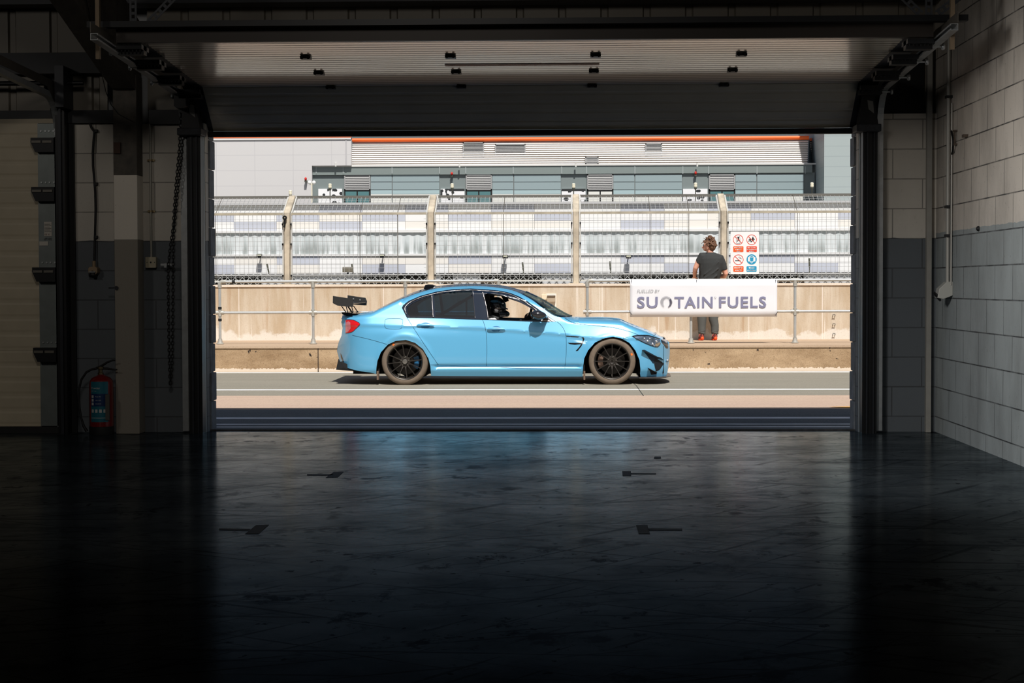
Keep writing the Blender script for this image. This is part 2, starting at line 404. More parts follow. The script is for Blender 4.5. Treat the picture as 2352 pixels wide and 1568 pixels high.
w=MB(); w.quad((-1.0,y+.045,z),( .28,y+.045,z),( .28,y-.05,z+.0045),(-1.0,y-.05,z+.0045)); w.build('warning_strip',mat('warning strip film',(170,140,125),.6),d1)
lettering('warning_text','DO NOT OPERATE THIS DOOR UNLESS THE LATCH IS FREE AND CLEAR',.05,(-.97,y+.032,z-.002),(1,0,0),(0,-1,.05),RED,d1,fit=1.2,fith=.032)
lettering('warning_text','WIND LOCKED',.05,(-.55,y-.012,z),(1,0,0),(0,-1,.05),RED,d1,fit=.35,fith=.03)
# tracks
def sweep(mb,path,prof,x):
    "C section swept along a path in the y-z plane; prof = (dx, dn)"
    n=len(path); k=len(prof); vs=[];fs=[]
    for i,(y,z) in enumerate(path):
        a=path[max(i-1,0)]; b=path[min(i+1,n-1)]; l=math.hypot(b[0]-a[0],b[1]-a[1]); ty,tz=(b[0]-a[0])/l,(b[1]-a[1])/l
        ny,nz=-tz,ty
        for dx,dn in prof: vs.append((x+dx,y+ny*dn,z+nz*dn))
    for i in range(n-1):
        for j in range(k):
            j2=(j+1)%k; fs.append((i*k+j,i*k+j2,(i+1)*k+j2,(i+1)*k+j))
    fs.append(tuple(range(k))); fs.append(tuple((n-1)*k+j for j in reversed(range(k)))); mb.add(vs,fs)
def cprof(sd,w=.055,h=.05,t=.004):
    p=[(0,-h/2),(0,h/2),(w,h/2),(w,h/2-.014),(w-t,h/2-.014),(w-t,h/2-t),(t,h/2-t),(t,-h/2+t),(w-t,-h/2+t),(w-t,-h/2+.014),(w,-h/2+.014),(w,-h/2)]
    return [(a*sd,b) for a,b in p]
def arc(c,r,a0,a1,n): return [(c[0]+r*math.cos(R(a0+(a1-a0)*i/n)),c[1]+r*math.sin(R(a0+(a1-a0)*i/n))) for i in range(n+1)]
def track(label,x,side,z0,cat='door track',yv=15.80,end=12.8,zend=3.18,zs=3.075):
    t=thing('door_track',(x,15.8,0),label,cat,'sectional door tracks')
    w=MB(); cv=arc((yv-.34,zs-.34),.34,0,84,8)
    sweep(w,[(yv,.02),(yv,zs-.36)]+cv+[(end,zend)],cprof(-side),x)
    w.build('rail',STEEL if side else STEEL,t)
    w=MB(); w.prism([(x-.004*side,cv[4][0],cv[4][1]),(x-.004*side,cv[8][0]-.1,cv[8][1]+.06),(x-.004*side,end,zend+.03),(x-.004*side,end,zend+.11),(x-.004*side,cv[8][0]+.1,cv[8][1]+.13),(x-.004*side,yv+.06,zs-.2)],(.006*side,0,0)); w.build('stiffener',mat('track stiffener',(88,84,78),.5,.5),t)
    w=MB(); w.box(x+.0*side,x+.03*side,end+.25,end+.29,zend-.13,zend+.9); w.build('hanger',mat('hanger strap',(120,104,84),.6,.3),t)
    return t
TL_=track('grey curved door track with black casing left of the bright opening',-3.50,-1,0)
TR_=track('grey curved door track with black casing right of the bright opening',2.85,1,0,zend=3.205,zs=3.09)
TD_=track('grey curved door track of the closed beige door',-4.60,1,0,end=12.4,zend=3.16,zs=3.06)
# steel guide casings beside the openings
def casing(x0,x1,t,z=2.72):
    w=MB(); w.box(x0,x1,15.72,15.9,0,z); w.build('casing_body',BRK,t)
    w=MB(); w.box(x0+.03,x0+.045,15.70,15.72,0,z); w.box(x1-.04,x1-.028,15.70,15.72,0,z); w.build('casing_lip',DARKM,t)
    return t
casing(-3.425,-3.305,TL_); casing(2.66,2.79,TR_)
casing(-4.63,-4.545,TD_,2.95)
for x,s,l in ((-3.455,-1,'left'),(2.82,1,'right')):
    t=TL_ if s<0 else TR_
    cx=(-3.37 if s<0 else 2.72)
    MB().prism([(cx-.10,15.68,2.76),(cx+.07,15.68,2.76),(cx+.02,15.68,3.06),(cx-.08,15.68,3.06)],(0,.17,0)).build('housing_body',BRK,t)
    MB().box(cx-.13,cx+.09,15.64,15.88,2.70,2.765).build('base_block',mat('worn block',(44,46,52),.7,var=.4,vs=30),t,bevel=.008)
    MB().quad((cx-.02,15.676,2.9),(cx+.03,15.676,2.86),(cx+.02,15.676,2.97),(cx-.03,15.676,2.98)).build('label_plate',mat('grey label',(130,130,128),.6),t)
# slim pipes beside the casings
for x,l,z1 in ((-3.437,TL_,2.72),(2.802,TR_,2.72)):
    w=MB(); w.tube([(x,15.80,0.02),(x,15.80,z1)],.010,8)
    for z in (.5,1.3,2.1): w.box(x-.018,x+.018,15.80,15.9,z,z+.02)
    w.build('steel_pipe',STEEL,l,smooth=40)
# closed beige door
d2=thing('door_2',(-8,15.78,0),'closed beige sectional door at the left edge','garage door',kind='structure')
zj=[.06,.755,1.485,2.215,2.83]
for i in range(4):
    w=MB(); panel(w,-11.0,-4.81,(15.80,zj[i]+.0),(15.80,zj[i+1]-.0),5,.003); w.build('panel',PANEL2,d2)
    w=MB(); w.box(-4.808,-4.635,15.775,15.80,zj[i]+.006,zj[i+1]-.006); w.build('end_plate',mat('zinc end plate',(120,127,126),.45,.4,var=.12,vs=6),d2)
    for zz in (zj[i]+.075,zj[i+1]-.075):
        if zz<.2: continue
        w=MB()
        for k in (-4.775,-4.735,-4.70,-4.66): w.tube([(k,15.775,zz),(k,15.765,zz)],.008,8)
        w.build('bolt_row',STEEL,d2)
for z in (.755,1.485,2.215,2.66):
    w=MB(); w.prism([(-4.85,15.775,z-.01),(-4.81,15.775,z-.1),(-4.64,15.775,z-.1),(-4.64,15.775,z+.03),(-4.85,15.775,z+.03)],(0,-.075,0)); w.build('hinge_bracket',BRK,d2)
    for x in (-4.84,-4.74):
        w=MB(); w.box(x,x+.085,15.69,15.70,z-.018,z+.004); w.build('hinge_pin',mat('worn pin',(110,106,98),.5,.4),d2)
MB().box(-11,-4.64,15.77,15.82,0,.06).build('bottom_seal',BLACK,d2)
MB().box(-11.2,-4.5,15.86,15.895,0,2.9).build('backing',BLACK,d2); MB().box(-11,-4.64,15.80,15.83,2.83,2.87).build('top_seal',mat('pale top seal',(170,160,140),.6),d2)
w=MB(); w.box(-4.755,-4.685,15.768,15.774,1.80,1.93); w.build('paper_label',mat('paper',(205,200,190),.7),d2)
lettering('label_text','CE  X',.03,(-4.75,15.765,1.808),(1,0,0),(0,0,1),mat('label red',(120,40,34),.6),d2,fit=.045,fith=.014)
w=MB(); 
for k in range(6): w.box(-4.75,-4.69-.01*(k%2),15.764,15.767,1.842+k*.013,1.846+k*.013)
w.build('label_print',mat('grey print',(120,118,112),.7),d2)
MB().box(-4.80,-4.72,15.768,15.774,1.715,1.752).build('paper_label',mat('paper',(205,200,190),.7),d2)
lettering('stencil_text','LIFT HERE',.03,(-4.755,15.765,1.765),(1,0,0),(0,0,1),mat('black print',(25,25,26),.7),d2,fit=.07,fith=.02)
# shaft and cable drum over the closed door
t=thing('spring_shaft',(-6,15.7,3.18),'dark spring shaft with cable drum above the closed beige door','door hardware')
w=MB(); w.tube([(-11,15.7,3.18),(-4.36,15.7,3.18)],.022,10); w.build('shaft',BRK,t,smooth=40)
w=MB(); w.lathe([(0,0),(.085,0),(.085,.02),(.06,.025),(.075,.05),(.06,.075),(.085,.08),(.085,.1),(0,.1)],(-4.70,15.7,3.18),(1,0,0),24); w.build('cable_drum',BRK,t,smooth=40)
MB().box(-4.58,-4.50,15.55,15.86,2.95,3.32).build('end_bracket',DARKM,t)
# ---- door support frame under the roof ----
SF=mat('slotted angle',(58,60,64),.55,.4)
def angle(mb,a,b,w=.05):
    a,b=Vector(a),Vector(b); d=(b-a).normalized(); n=d.cross(Vector((0,1,0))).normalized()
    for o in (-.5,.5): mb.prism([a+n*(w*o),a+n*(w*o*.45),b+n*(w*o*.45),b+n*(w*o)],(0,.004,0))
    k=max(3,int((b-a).length/.05))
    for i in range(k):
        p=a+(b-a)*((i+.2)/k); q=a+(b-a)*((i+.65)/k); mb.prism([p-n*w*.25,p+n*w*.25,q+n*w*.25,q-n*w*.25],(0,.004,0))
t=thing('door_support_frame',(-.3,13.2,3.3),'dark beam with slotted bracing hung across above the raised door','beam')
MB().box(-3.62,3.0,13.14,13.24,3.30,3.345).build('beam',BRK,t)
for nm,a,b in (('post',(-3.28,13.2,3.34),(-3.28,13.2,4.6)),('brace',(-3.16,13.2,3.34),(-2.4,13.2,4.1)),('post',(2.72,13.2,3.34),(2.72,13.2,4.6)),('brace',(2.66,13.2,3.36),(1.9,13.2,4.1)),('brace',(2.78,13.2,3.36),(3.3,13.2,3.75))):
    w=MB(); angle(w,a,b,.055); w.build(nm,SF,t)
# ---- things on the left of the front wall ----
w=MB(); xx=atx(345.5,15.86,400)
w.tube([(xx,15.865,1.60),(xx,15.865,2.95)],.011,10)
t=thing('conduit',(xx,15.87,1.6),'pale vertical conduit ending in a square switch box','conduit')
w.build('pipe',mat('conduit paint',(150,148,140),.5,.3),t,smooth=40)
for z in (atz(368,15.87,345),atz(485,15.87,345)):
    w=MB(); w.rbox(xx-.035,xx+.035,15.878,15.893,z-.01,z+.01,.006); w.tube([(xx,15.865,z-.008),(xx,15.865,z+.008)],.016,10); w.build('clip',mat('brass clip',(150,132,100),.5,.5),t)
z0=atz(615,15.86,343); z1=atz(590,15.86,343)
MB().rbox(xx-.05,xx+.048,15.84,15.9,z0,z1,.004).build('switch_box',mat('cream plate',(178,168,144),.5),t,bevel=.003)
for dx,r in ((-.034,.004),(.034,.004),(0,.008)): MB().tube([(xx+dx,15.839,(z0+z1)/2),(xx+dx,15.837,(z0+z1)/2)],r,10).build('screw',BLACK,t)
# cable with socket
path=[(205,280),(209,292),(216,302),(214,325),(212.5,350),(213,380),(216,412),(218,440),(219,480),(218,520),(217,560),(216,600)]
pp=[]
for a,b in path:
    x,z=at(a,b,15.86); pp.append((x,15.87,z))
t=thing('hanging_cable',(pp[-1][0],15.87,pp[-1][2]),'thick black cable clipped to the wall, socket at its end','cable')
MB().tube(pp,.011,8).build('cable',BLACK,t,smooth=60)
for y_ in (300,422,544):
    x,z=at(220,y_,15.86); MB().box(x-.012,x+.012,15.86,15.9,z-.012,z+.012).build('clip',BLACK,t)
x,z=at(215.5,620,15.85)
w=MB(); w.rbox(x-.04,x+.045,15.80,15.9,z-.04,z+.03,.015); w.tube([(x,15.86,z+.02),(x,15.86,z+.085)],.016,10); w.build('socket_body',mat('aged cream plastic',(150,128,100),.5),t,bevel=.004)
w=MB(); w.lathe([(0,-.05),(.036,-.05),(.04,-.03),(.036,.0),(0,.0)],(x,15.82,z-.06),(0,-.35,-1),16); w.build('socket_cap',BLACK,t,smooth=40)
w=MB(); w.tube([(x-.03,15.79,z-.02),(x+.03,15.79,z-.02)],.008,8); w.build('hinge_pin',STEEL,t)
# wall bolt on the column
x,z=at(262,661,15.66); w=MB(); w.tube([(x-.05,15.66,z),(x,15.66,z)],.006,6); w.lathe([(0,0),(.016,0),(.018,.02),(0,.02)],(x+.02,15.68,z),(0,-1,0),10)
w.build('wall_bolt',DARKM,label='small black bolt knob on the concrete column',cat='bolt')
# chain
def chain(pts,pitch=.030,r=.0042):
    w=MB(); P=[Vector(p) for p in pts]; seg=[]; acc=0
    lens=[(P[i+1]-P[i]).length for i in range(len(P)-1)]; tot=sum(lens); n=int(tot/pitch)
    def pt(s):
        for i,l in enumerate(lens):
            if s<=l or i==len(lens)-1: return P[i]+(P[i+1]-P[i])*(s/l)
            s-=l
    for k in range(n):
        a=pt(k*pitch-.001); b=pt(k*pitch+pitch*1.28); c=(a+b)/2; d=(b-a).normalized(); side=Vector((1,0,0)) if k%2 else Vector((0,1,0)); side=(side-d*side.dot(d)).normalized()
        h=(b-a).length/2; hw=.0115; loop=[]
        for j in range(10):
            t=2*math.pi*j/10; u=math.cos(t); v=math.sin(t)
            loop.append(c+side*(hw*v)+d*(h*(abs(u)**.7)*(1 if u>0 else -1)))
        w.tube(loop,r,5,closed=True)
    return w
def cp(px,py,Y=15.72):
    x,z=at(px,py,Y); return (x,Y,z)
t=thing('hoist_chain',cp(393,885),'long looped black hoist chain hanging left of the opening','chain')
MB_=chain([cp(417,245),cp(413,330),cp(403,440),cp(398,520),cp(391,570),cp(386,620),cp(387,700),cp(388.5,800),cp(391,884)]); MB_.build('chain_strand',BLACK,t,smooth=60)
MB_=chain([cp(421,290),cp(417,360),cp(407,450),cp(399,540),cp(397.5,620),cp(397,720),cp(396,820),cp(392,888)]); MB_.build('chain_strand',BLACK,t,smooth=60)
x,z=at(384,607,15.86)
w=MB(); w.box(x-.01,x+.012,15.78,15.9,z-.03,z+.008); w.box(x-.045,x+.075,15.79,15.80,z-.012,z+.006); w.build('chain_cleat',STEEL,t)
MB().rbox(atx(405,15.6,230),atx(432,15.6,230),15.5,15.75,2.93,3.10,.02).build('chain_wheel_cover',BRK,t)
# loose black cable hanging from the rafter
pp=[]
for a,b,Y in ((196,-12,13.9),(205,30,14.0),(213,84,14.2),(224,110,14.4),(230,140,14.6),(234,170,14.8),(243,210,15.1),(255,240,15.3),(272,262,15.45),(308,281,15.6)):
    x,z=at(a,b,Y); pp.append((x,Y,z))
MB().tube(pp,.004,6).build('loose_cable',BLACK,smooth=60,label='thin black cable sagging from the sloping rafter to the column',cat='cable')
# ---- fire extinguisher ----
ex,ey=-4.205,15.62
RB=.107
t=thing('fire_extinguisher',(ex,ey,0),'red powder fire extinguisher with blue label standing on the floor','fire extinguisher')
EXR=mat('extinguisher red',(116,13,17),.3,coat=.5); 
w=MB(); w.lathe([(0,.07),(RB,.07),(RB,.455),(RB*.96,.485),(RB*.78,.515),(RB*.4,.535),(.028,.54),(.028,.545)],(ex,ey,0),(0,0,1),40); w.build('cylinder_body',EXR,t,smooth=50)
w=MB(); w.lathe([(0,0),(RB*1.02,0),(RB*1.04,.01),(RB*1.04,.075),(RB*.98,.08)],(ex,ey,0),(0,0,1),40); w.build('base_cup',BLACK,t,smooth=40)
w=MB(); w.lathe([(.0,.0),(.026,0),(.026,.02),(.018,.024),(.018,.05),(.03,.055),(.03,.075),(0,.075)],(ex-.005,ey,.54),(0,0,1),16); w.build('valve',mat('valve brass',(120,108,84),.35,.8),t,smooth=40)
w=MB(); w.tube([(ex-.045,ey,.605),(ex-.01,ey,.612),(ex+.06,ey-.01,.655),(ex+.115,ey-.015,.675),(ex+.135,ey-.015,.672)],[.008,.012,.009,.008,.006],8); w.build('squeeze_handle',BLACK,t,smooth=60)
w=MB(); w.tube([(ex-.02,ey,.60),(ex+.06,ey-.01,.598),(ex+.13,ey-.012,.588),(ex+.15,ey-.012,.59)],[.011,.01,.008,.006],8); w.build('carry_handle',BLACK,t,smooth=60)
hp=[(-.03,.60),(-.08,.592),(-.13,.565),(-.175,.50),(-.195,.42),(-.2,.33),(-.195,.24),(-.18,.15),(-.16,.08),(-.13,.03)]
w=MB(); w.tube([(ex+a,ey-.02,b) for a,b in hp],[.010]*8+[.013,.015],8); w.build('hose',BLACK,t,smooth=60)
def wrap(name,a0,a1,z0,z1,m,rr=RB+.0012):
    w=MB(); n=16; vs=[];fs=[]
    for i in range(n+1):
        a=R(a0+(a1-a0)*i/n)
        for z in (z0,z1): vs.append((ex+rr*math.sin(a),ey-rr*math.cos(a),z))
    fs=[(2*i,2*i+2,2*i+3,2*i+1) for i in range(n)]; w.add(vs,fs); return w.build(name,m,t,smooth=180)
TEAL=mat('label teal',(30,104,122),.35); NAVY=mat('label navy',(22,50,96),.35)
wrap('label',-42,48,.375,.485,TEAL); wrap('label',-42,48,.262,.375,NAVY); wrap('label',-42,48,.12,.262,TEAL)
PR=mat('label white print',(190,192,190),.5)
def wtext(s,a0,z,h,wd):
    vs,fs=text_mesh(s,.05); x0=min(v.x for v in vs);x1=max(v.x for v in vs);y0=min(v.y for v in vs);y1=max(v.y for v in vs); w=MB()
    out=[]
    for v in vs:
        a=R(a0)+((v.x-x0)/(x1-x0)*wd)/RB; rr=RB+.0022; out.append((ex+rr*math.sin(a),ey-rr*math.cos(a),z+(v.y-y0)/(y1-y0)*h))
    w.add(out,fs); w.build('label_text',PR,t)
wtext('Powder',-36,.418,.018,.085)
for k,s in enumerate(('ABC  6kg','PULL PIN','AIM AT BASE','SQUEEZE')): wtext(s,-36 if k==0 else -14,(.395,.345,.312,.280)[k],.009,.05)
for k in range(3): wrap('pictogram',-36,-24,.338-.033*k,.362-.033*k,PR,RB+.002)
for k in range(4): wrap('pictogram',-36+20*k,-24+20*k,.205,.235,PR,RB+.002)
wrap('label',-38,44,.155,.160,PR,RB+.002)
w=MB(); w.box(ex+.062,ex+.098,ey-.103,ey-.08,.14,.37); w.build('service_tag',mat('tag grey',(80,78,74),.7),t)
# ---- things on the right hand wall ----
t=thing('wall_socket',(3.3,15.26,1.25),'grey conduit down the right wall ending in an angled socket','socket')
CND=mat('pale conduit',(176,174,168),.5,.2)
w=MB(); w.tube([(3.322,15.28,1.33),(3.322,15.28,3.52)],.017,10); w.tube([(3.334,15.20,1.33),(3.334,15.20,2.9)],.008,8); w.build('conduit_pipe',CND,t,smooth=40)
for z in (2.95,2.0,1.75): MB().box(3.298,3.35,15.24,15.32,z,z+.022).build('clip',mat('dark clip',(40,40,42),.6),t)
w=MB(); w.prism([(3.35,15.2,1.36),(3.30,15.2,1.36),(3.235,15.2,1.30),(3.22,15.2,1.22),(3.27,15.2,1.21),(3.35,15.2,1.24)],(0,.13,0)); w.build('socket_body',mat('socket grey',(186,186,180),.45),t,bevel=.004)
w=MB(); w.lathe([(0,0),(.048,0),(.05,.012),(0,.02)],(3.235,15.265,1.235),(-.8,0,-.6),18); w.build('socket_cap',BLACK,t,smooth=40)
w=MB(); w.tube([(3.33,15.2,2.66),(3.32,15.1,2.60),(3.32,15.08,2.54),(3.33,15.14,2.48),(3.335,15.2,2.46)],.009,6); w.build('cable_tail',BLACK,t,smooth=60)
def on_right(px,py):
    d=ray(px,py); k=XW/d.x; return d.y*k, CAM.z+d.z*k
y,z=on_right(2198,316); w=MB(); w.tube([(3.33,y,z-.05),(3.33,y,z+.06)],.007,6); w.box(3.32,3.35,y-.02,y+.02,z-.065,z-.05); w.box(3.32,3.35,y-.02,y+.02,z+.05,z+.065)
w.build('wall_bracket',mat('worn iron',(96,84,74),.6,.4),label='small iron bracket bar fixed high on the right block wall',cat='bracket')
y,z=on_right(2222,312); w=MB(); w.box(3.31,3.35,y-.03,y+.03,z-.012,z+.012); w.build('wall_bracket',mat('worn iron',(96,84,74),.6,.4),label='short stub bracket to the right of the bar bracket',cat='bracket')
y,z=on_right(2249,525); w=MB(); w.ball((3.345,y,z),.022,10); w.build('wall_plug',BLACK,smooth=60,label='black plugged hole at the paint line of the right wall',cat='wall plug')
# ---- black tape marks on the floor ----
TAPE=mat('black floor tape',(16,17,20),.7)
def tape(polys,label):
    w=MB()
    for P in polys:
        w.prism([(gnd(a,b)[0],gnd(a,b)[1],.0005) for a,b in P],(0,0,.0012))
    w.build('floor_tape',TAPE,label=label,cat='tape',group='black tape marks on the floor')
tape([[(705,1089),(765,1089),(764,1091.6),(705,1091.6)],[(748,1097),(766,1084),(790,1083),(776,1096)]],'slanted black tape mark on the left, nearer the doorway')
tape([[(503,1213.5),(575,1214.5),(570,1218.5),(503,1217)],[(563,1226),(588,1206),(618,1205),(594,1226)]],'slanted black tape mark on the left, farther from the doorway')
tape([[(1429,1082),(1449,1082),(1450,1093),(1430,1093)],[(1449,1086.4),(1507,1086.8),(1507,1089.2),(1449,1089)]],'square black tape mark on the right, nearer the doorway')
tape([[(1461,1206),(1487,1206),(1493,1226),(1467,1226)],[(1488,1213.5),(1567,1214),(1567,1218),(1489,1218)]],'square black tape mark on the right, farther from the doorway')
tape([[(1503,1048.5),(1518,1048.5),(1518,1053),(1502,1053)]],'tiny grey-black tape square in front of the right half of the doorway')

# ---- added fill lamps, hung out of view to brighten the dark interior ----
def fill_lamp_fixture(name,loc,aim,kind,energy,color,label,size=1.2,cone=100,blend=.8):
    t=thing(name,loc,label,'lamp'); d=(Vector(aim)-Vector(loc)).normalized(); c=Vector(loc)-d*.09
    w=MB(); w.lathe([(0,-.12),(.10,-.12),(.12,-.04),(.22,.03),(.22,.05)],c,d,20); w.build('fill_lamp_housing',DARKM,t,smooth=40)
    w=MB(); w.tube([tuple(c-d*.1),(loc[0],loc[1]-.05,loc[2]+.9),(loc[0],loc[1]-.05,zr(loc[1])+.05)],.012,8); w.build('fill_lamp_rod',DARKM,t)
    l=bpy.data.lights.new(name,kind); l.energy=energy; l.color=color
    if kind=='SPOT': l.spot_size=R(cone); l.spot_blend=blend; l.shadow_soft_size=.45
    else: l.shape='DISK'; l.size=.36
    o=bpy.data.objects.new(name+'_bulb',l); COL.objects.link(o); o.location=loc; o.rotation_euler=d.to_track_quat('-Z','Y').to_euler()
fill_lamp_fixture('added_fill_spot',(-.6,9.6,3.3),(3.35,12.6,.75),'SPOT',FILL_A,(1,.97,.93),'added fill lamp, out of view, aimed at the right block wall',cone=67,blend=1.0)
fill_lamp_fixture('added_fill_lamp',(-1.6,6.0,4.6),(-1.2,15.9,1.6),'SPOT',FILL_B,(1,.93,.84),'added fill lamp, out of view, aimed at the front wall',cone=110,blend=1.0)
fill_lamp_fixture('added_fill_lamp',(-7.2,7.5,4.6),(-6.0,15.9,3.2),'SPOT',120,(1,.93,.84),'added fill lamp, out of view, for the left hand bay',cone=80,blend=1.0)
# ================= outside =================
def speck_mat(name,c1,c2,sp=90,rough=.85,dirt=(.3,.3,.3),dk=.35,streak=None,specks=.5,bs=.35):
    m,nt,b=new_mat(name); p=pos(nt)
    f=noise(nt,p,2.0,6,.65,map=streak or (1,1,1))
    col=mixc(nt,ramp(nt,f,[(.32,0.0),(.68,1.0)]),lin(c1),lin(c2))
    g=noise(nt,p,sp,2,.8)
    col=mixc(nt,mth(nt,'MULTIPLY',ramp(nt,g,[(.50,0.0),(.72,1.0)]),specks),col,lin(dirt))
    g2=noise(nt,p,sp*1.7,2,.8)
    col=mixc(nt,mth(nt,'MULTIPLY',ramp(nt,g2,[(.58,0.0),(.75,1.0)]),specks*.6),col,(.75,.72,.66,1))
    L(nt,col,b.inputs['Base Color']); b.inputs['Roughness'].default_value=rough
    bump(nt,b,g,bs,.004); return m
ASPH=speck_mat('pit lane asphalt',(134,129,116),(146,140,126),60,dirt=(70,66,58),streak=(.15,1.5,1))
ASPH2=speck_mat('apron asphalt',(84,92,96),(104,110,112),55,dirt=(34,36,38),streak=(.1,1.6,1),specks=.7)
STRIP=speck_mat('concrete strip',(186,160,144),(196,172,150),45,dirt=(130,104,84),streak=(.1,1.6,1),specks=.55)
KTOP=speck_mat('kerb top concrete',(178,152,126),(192,168,142),50,dirt=(120,95,70),streak=(.3,1.5,1),specks=.35)
LINEM=mat('road line paint',(232,234,236),.7,var=.2,vs=3)
def kerb_face():
    m,nt,b=new_mat('stained kerb concrete'); p=pos(nt); s=N(nt,'ShaderNodeSeparateXYZ'); L(nt,p,s.inputs[0])
    f=noise(nt,p,1.6,7,.7,map=(.8,1,1.6))
    col=mixc(nt,ramp(nt,f,[(.36,0.0),(.64,1.0)]),lin((146,118,86)),lin((188,160,126)))
    col=mixc(nt,mth(nt,'MULTIPLY',ramp(nt,noise(nt,p,70,2,.8),[(.5,0.0),(.72,1.0)]),.5),col,lin((86,64,44)))
    col=mixc(nt,mth(nt,'MULTIPLY',ramp(nt,noise(nt,p,110,2,.8),[(.6,0.0),(.74,1.0)]),.6),col,lin((215,190,160)))
    col=mixc(nt,ramp(nt,noise(nt,p,14,2,.5),[(.71,0.0),(.74,1.0)]),col,lin((50,38,30)))
    foot=mth(nt,'LESS_THAN',s.outputs[2],mth(nt,'MULTIPLY',noise(nt,p,22,3),.09))
    col=mixc(nt,foot,col,lin((224,206,186)))
    L(nt,col,b.inputs['Base Color']); b.inputs['Roughness'].default_value=.9; bump(nt,b,noise(nt,p,60,4),.5,.006); return m
def wall_mat():
    m,nt,b=new_mat('weathered pit wall concrete'); p=pos(nt); s=N(nt,'ShaderNodeSeparateXYZ'); L(nt,p,s.inputs[0])
    f=noise(nt,p,1.5,7,.65,map=(2.0,1,.35))
    col=mixc(nt,ramp(nt,f,[(.36,0.0),(.64,1.0)]),lin((186,166,140)),lin((212,200,182)))
    f2=noise(nt,p,3.2,5,.6,map=(2.4,1,.12))
    col=mixc(nt,mth(nt,'MULTIPLY',ramp(nt,f2,[(.56,0.0),(.7,1.0)]),.5),col,lin((168,132,96)))
    f3=noise(nt,p,5,3,.5,map=(3,1,.1))
    col=mixc(nt,mth(nt,'MULTIPLY',ramp(nt,f3,[(.66,0.0),(.72,1.0)]),.6),col,lin((232,224,214)))
    # lime bloom climbing from the foot of the wall
    edge=mth(nt,'ADD',mth(nt,'MULTIPLY',noise(nt,p,2.2,6,.65),.62),.26)
    low=ramp(nt,mth(nt,'SUBTRACT',edge,s.outputs[2]),[(.0,0.0),(.05,1.0)])
    col=mixc(nt,mth(nt,'MULTIPLY',low,.75),col,lin((226,222,214)))
    col=mixc(nt,mth(nt,'MULTIPLY',ramp(nt,noise(nt,p,55,3,.8),[(.55,0.0),(.75,1.0)]),.4),col,lin((150,124,96)))
    # the seams between castings, every 2.54 m
    sx=mth(nt,'ABSOLUTE',mth(nt,'SUBTRACT',mth(nt,'FRACT',mth(nt,'DIVIDE',mth(nt,'ADD',s.outputs[0],20.0-4.12+2.54),1.27)),.5))
    seam=mth(nt,'GREATER_THAN',sx,.494)
    col=mixc(nt,mth(nt,'MULTIPLY',seam,.6),col,lin((238,230,222)))
    L(nt,col,b.inputs['Base Color']); b.inputs['Roughness'].default_value=.9; bump(nt,b,noise(nt,p,45,4),.3,.005); return m
# ground
w=MB(); w.box(-22,22,16.06,18.98,-.3,-.012); w.build('ground',ASPH2,kind='structure')
w=MB(); w.box(-22,22,18.98,21.32,-.3,-.011); w.build('ground',STRIP,kind='structure')
w=MB(); w.box(-22,22,21.32,27.2,-.3,-.010); w.build('ground',ASPH,kind='structure')
w=MB(); w.box(-60,60,30.4,160,-.3,-.010); w.build('ground',ASPH,kind='structure')
w=MB()
for y,d,z in ((22.52,.20,-.009),(17.72,.22,-.011),(16.92,.11,-.011),(16.60,.10,-.011),(26.98,.20,-.009)): w.box(-22,22,y-d/2,y+d/2,z-.01,z)
w.build('ground',LINEM,kind='structure')
w=MB(); x0,_=gnd(1908,934); w.prism([(x0,19.22,-.0085),(x0+.5,18.99,-.0085),(x0+.9,18.99,-.0085),(x0+.9,19.12,-.0085),(x0+.3,19.3,-.0085)],(0,0,.0015)); w.build('ground',mat('yellow road paint',(226,160,40),.7,var=.2),kind='structure')
w=MB(); pts=[gnd(1440,866),gnd(1462,884),gnd(1468,893),gnd(1478,907)]
w.tube([(a,b,-.012) for a,b in pts],.0065,5); w.build('ground',mat('road crack',(50,48,44),.9),kind='structure')
# platform and wall
w=MB(); w.box(-22,22,27.2,30.4,-.2,.385,m=0); w.box(-22,22,27.175,27.45,.362,.393,m=1)
w.box(-22,22,27.45,30.35,.38,.389,m=1); w.box(-22,22,27.19,27.2,-.01,.362,m=0)
for px in (731,): x=atx(px,27.2,820); w.box(x-.006,x+.006,27.18,27.19,-.01,.393,m=2)
w.build('kerb_platform',[kerb_face(),KTOP,mat('crack',(60,46,36),.9)],kind='structure')
w=MB(); w.box(-22,22,30.32,30.62,.38,1.325); w.build('pit_wall',wall_mat(),kind='structure')
w=MB(); w.box(-22,22,30.30,30.64,1.325,1.365); w.build('pit_wall',speck_mat('pale coping',(220,206,188),(230,218,204),40,dirt=(170,150,130),specks=.3),kind='structure')
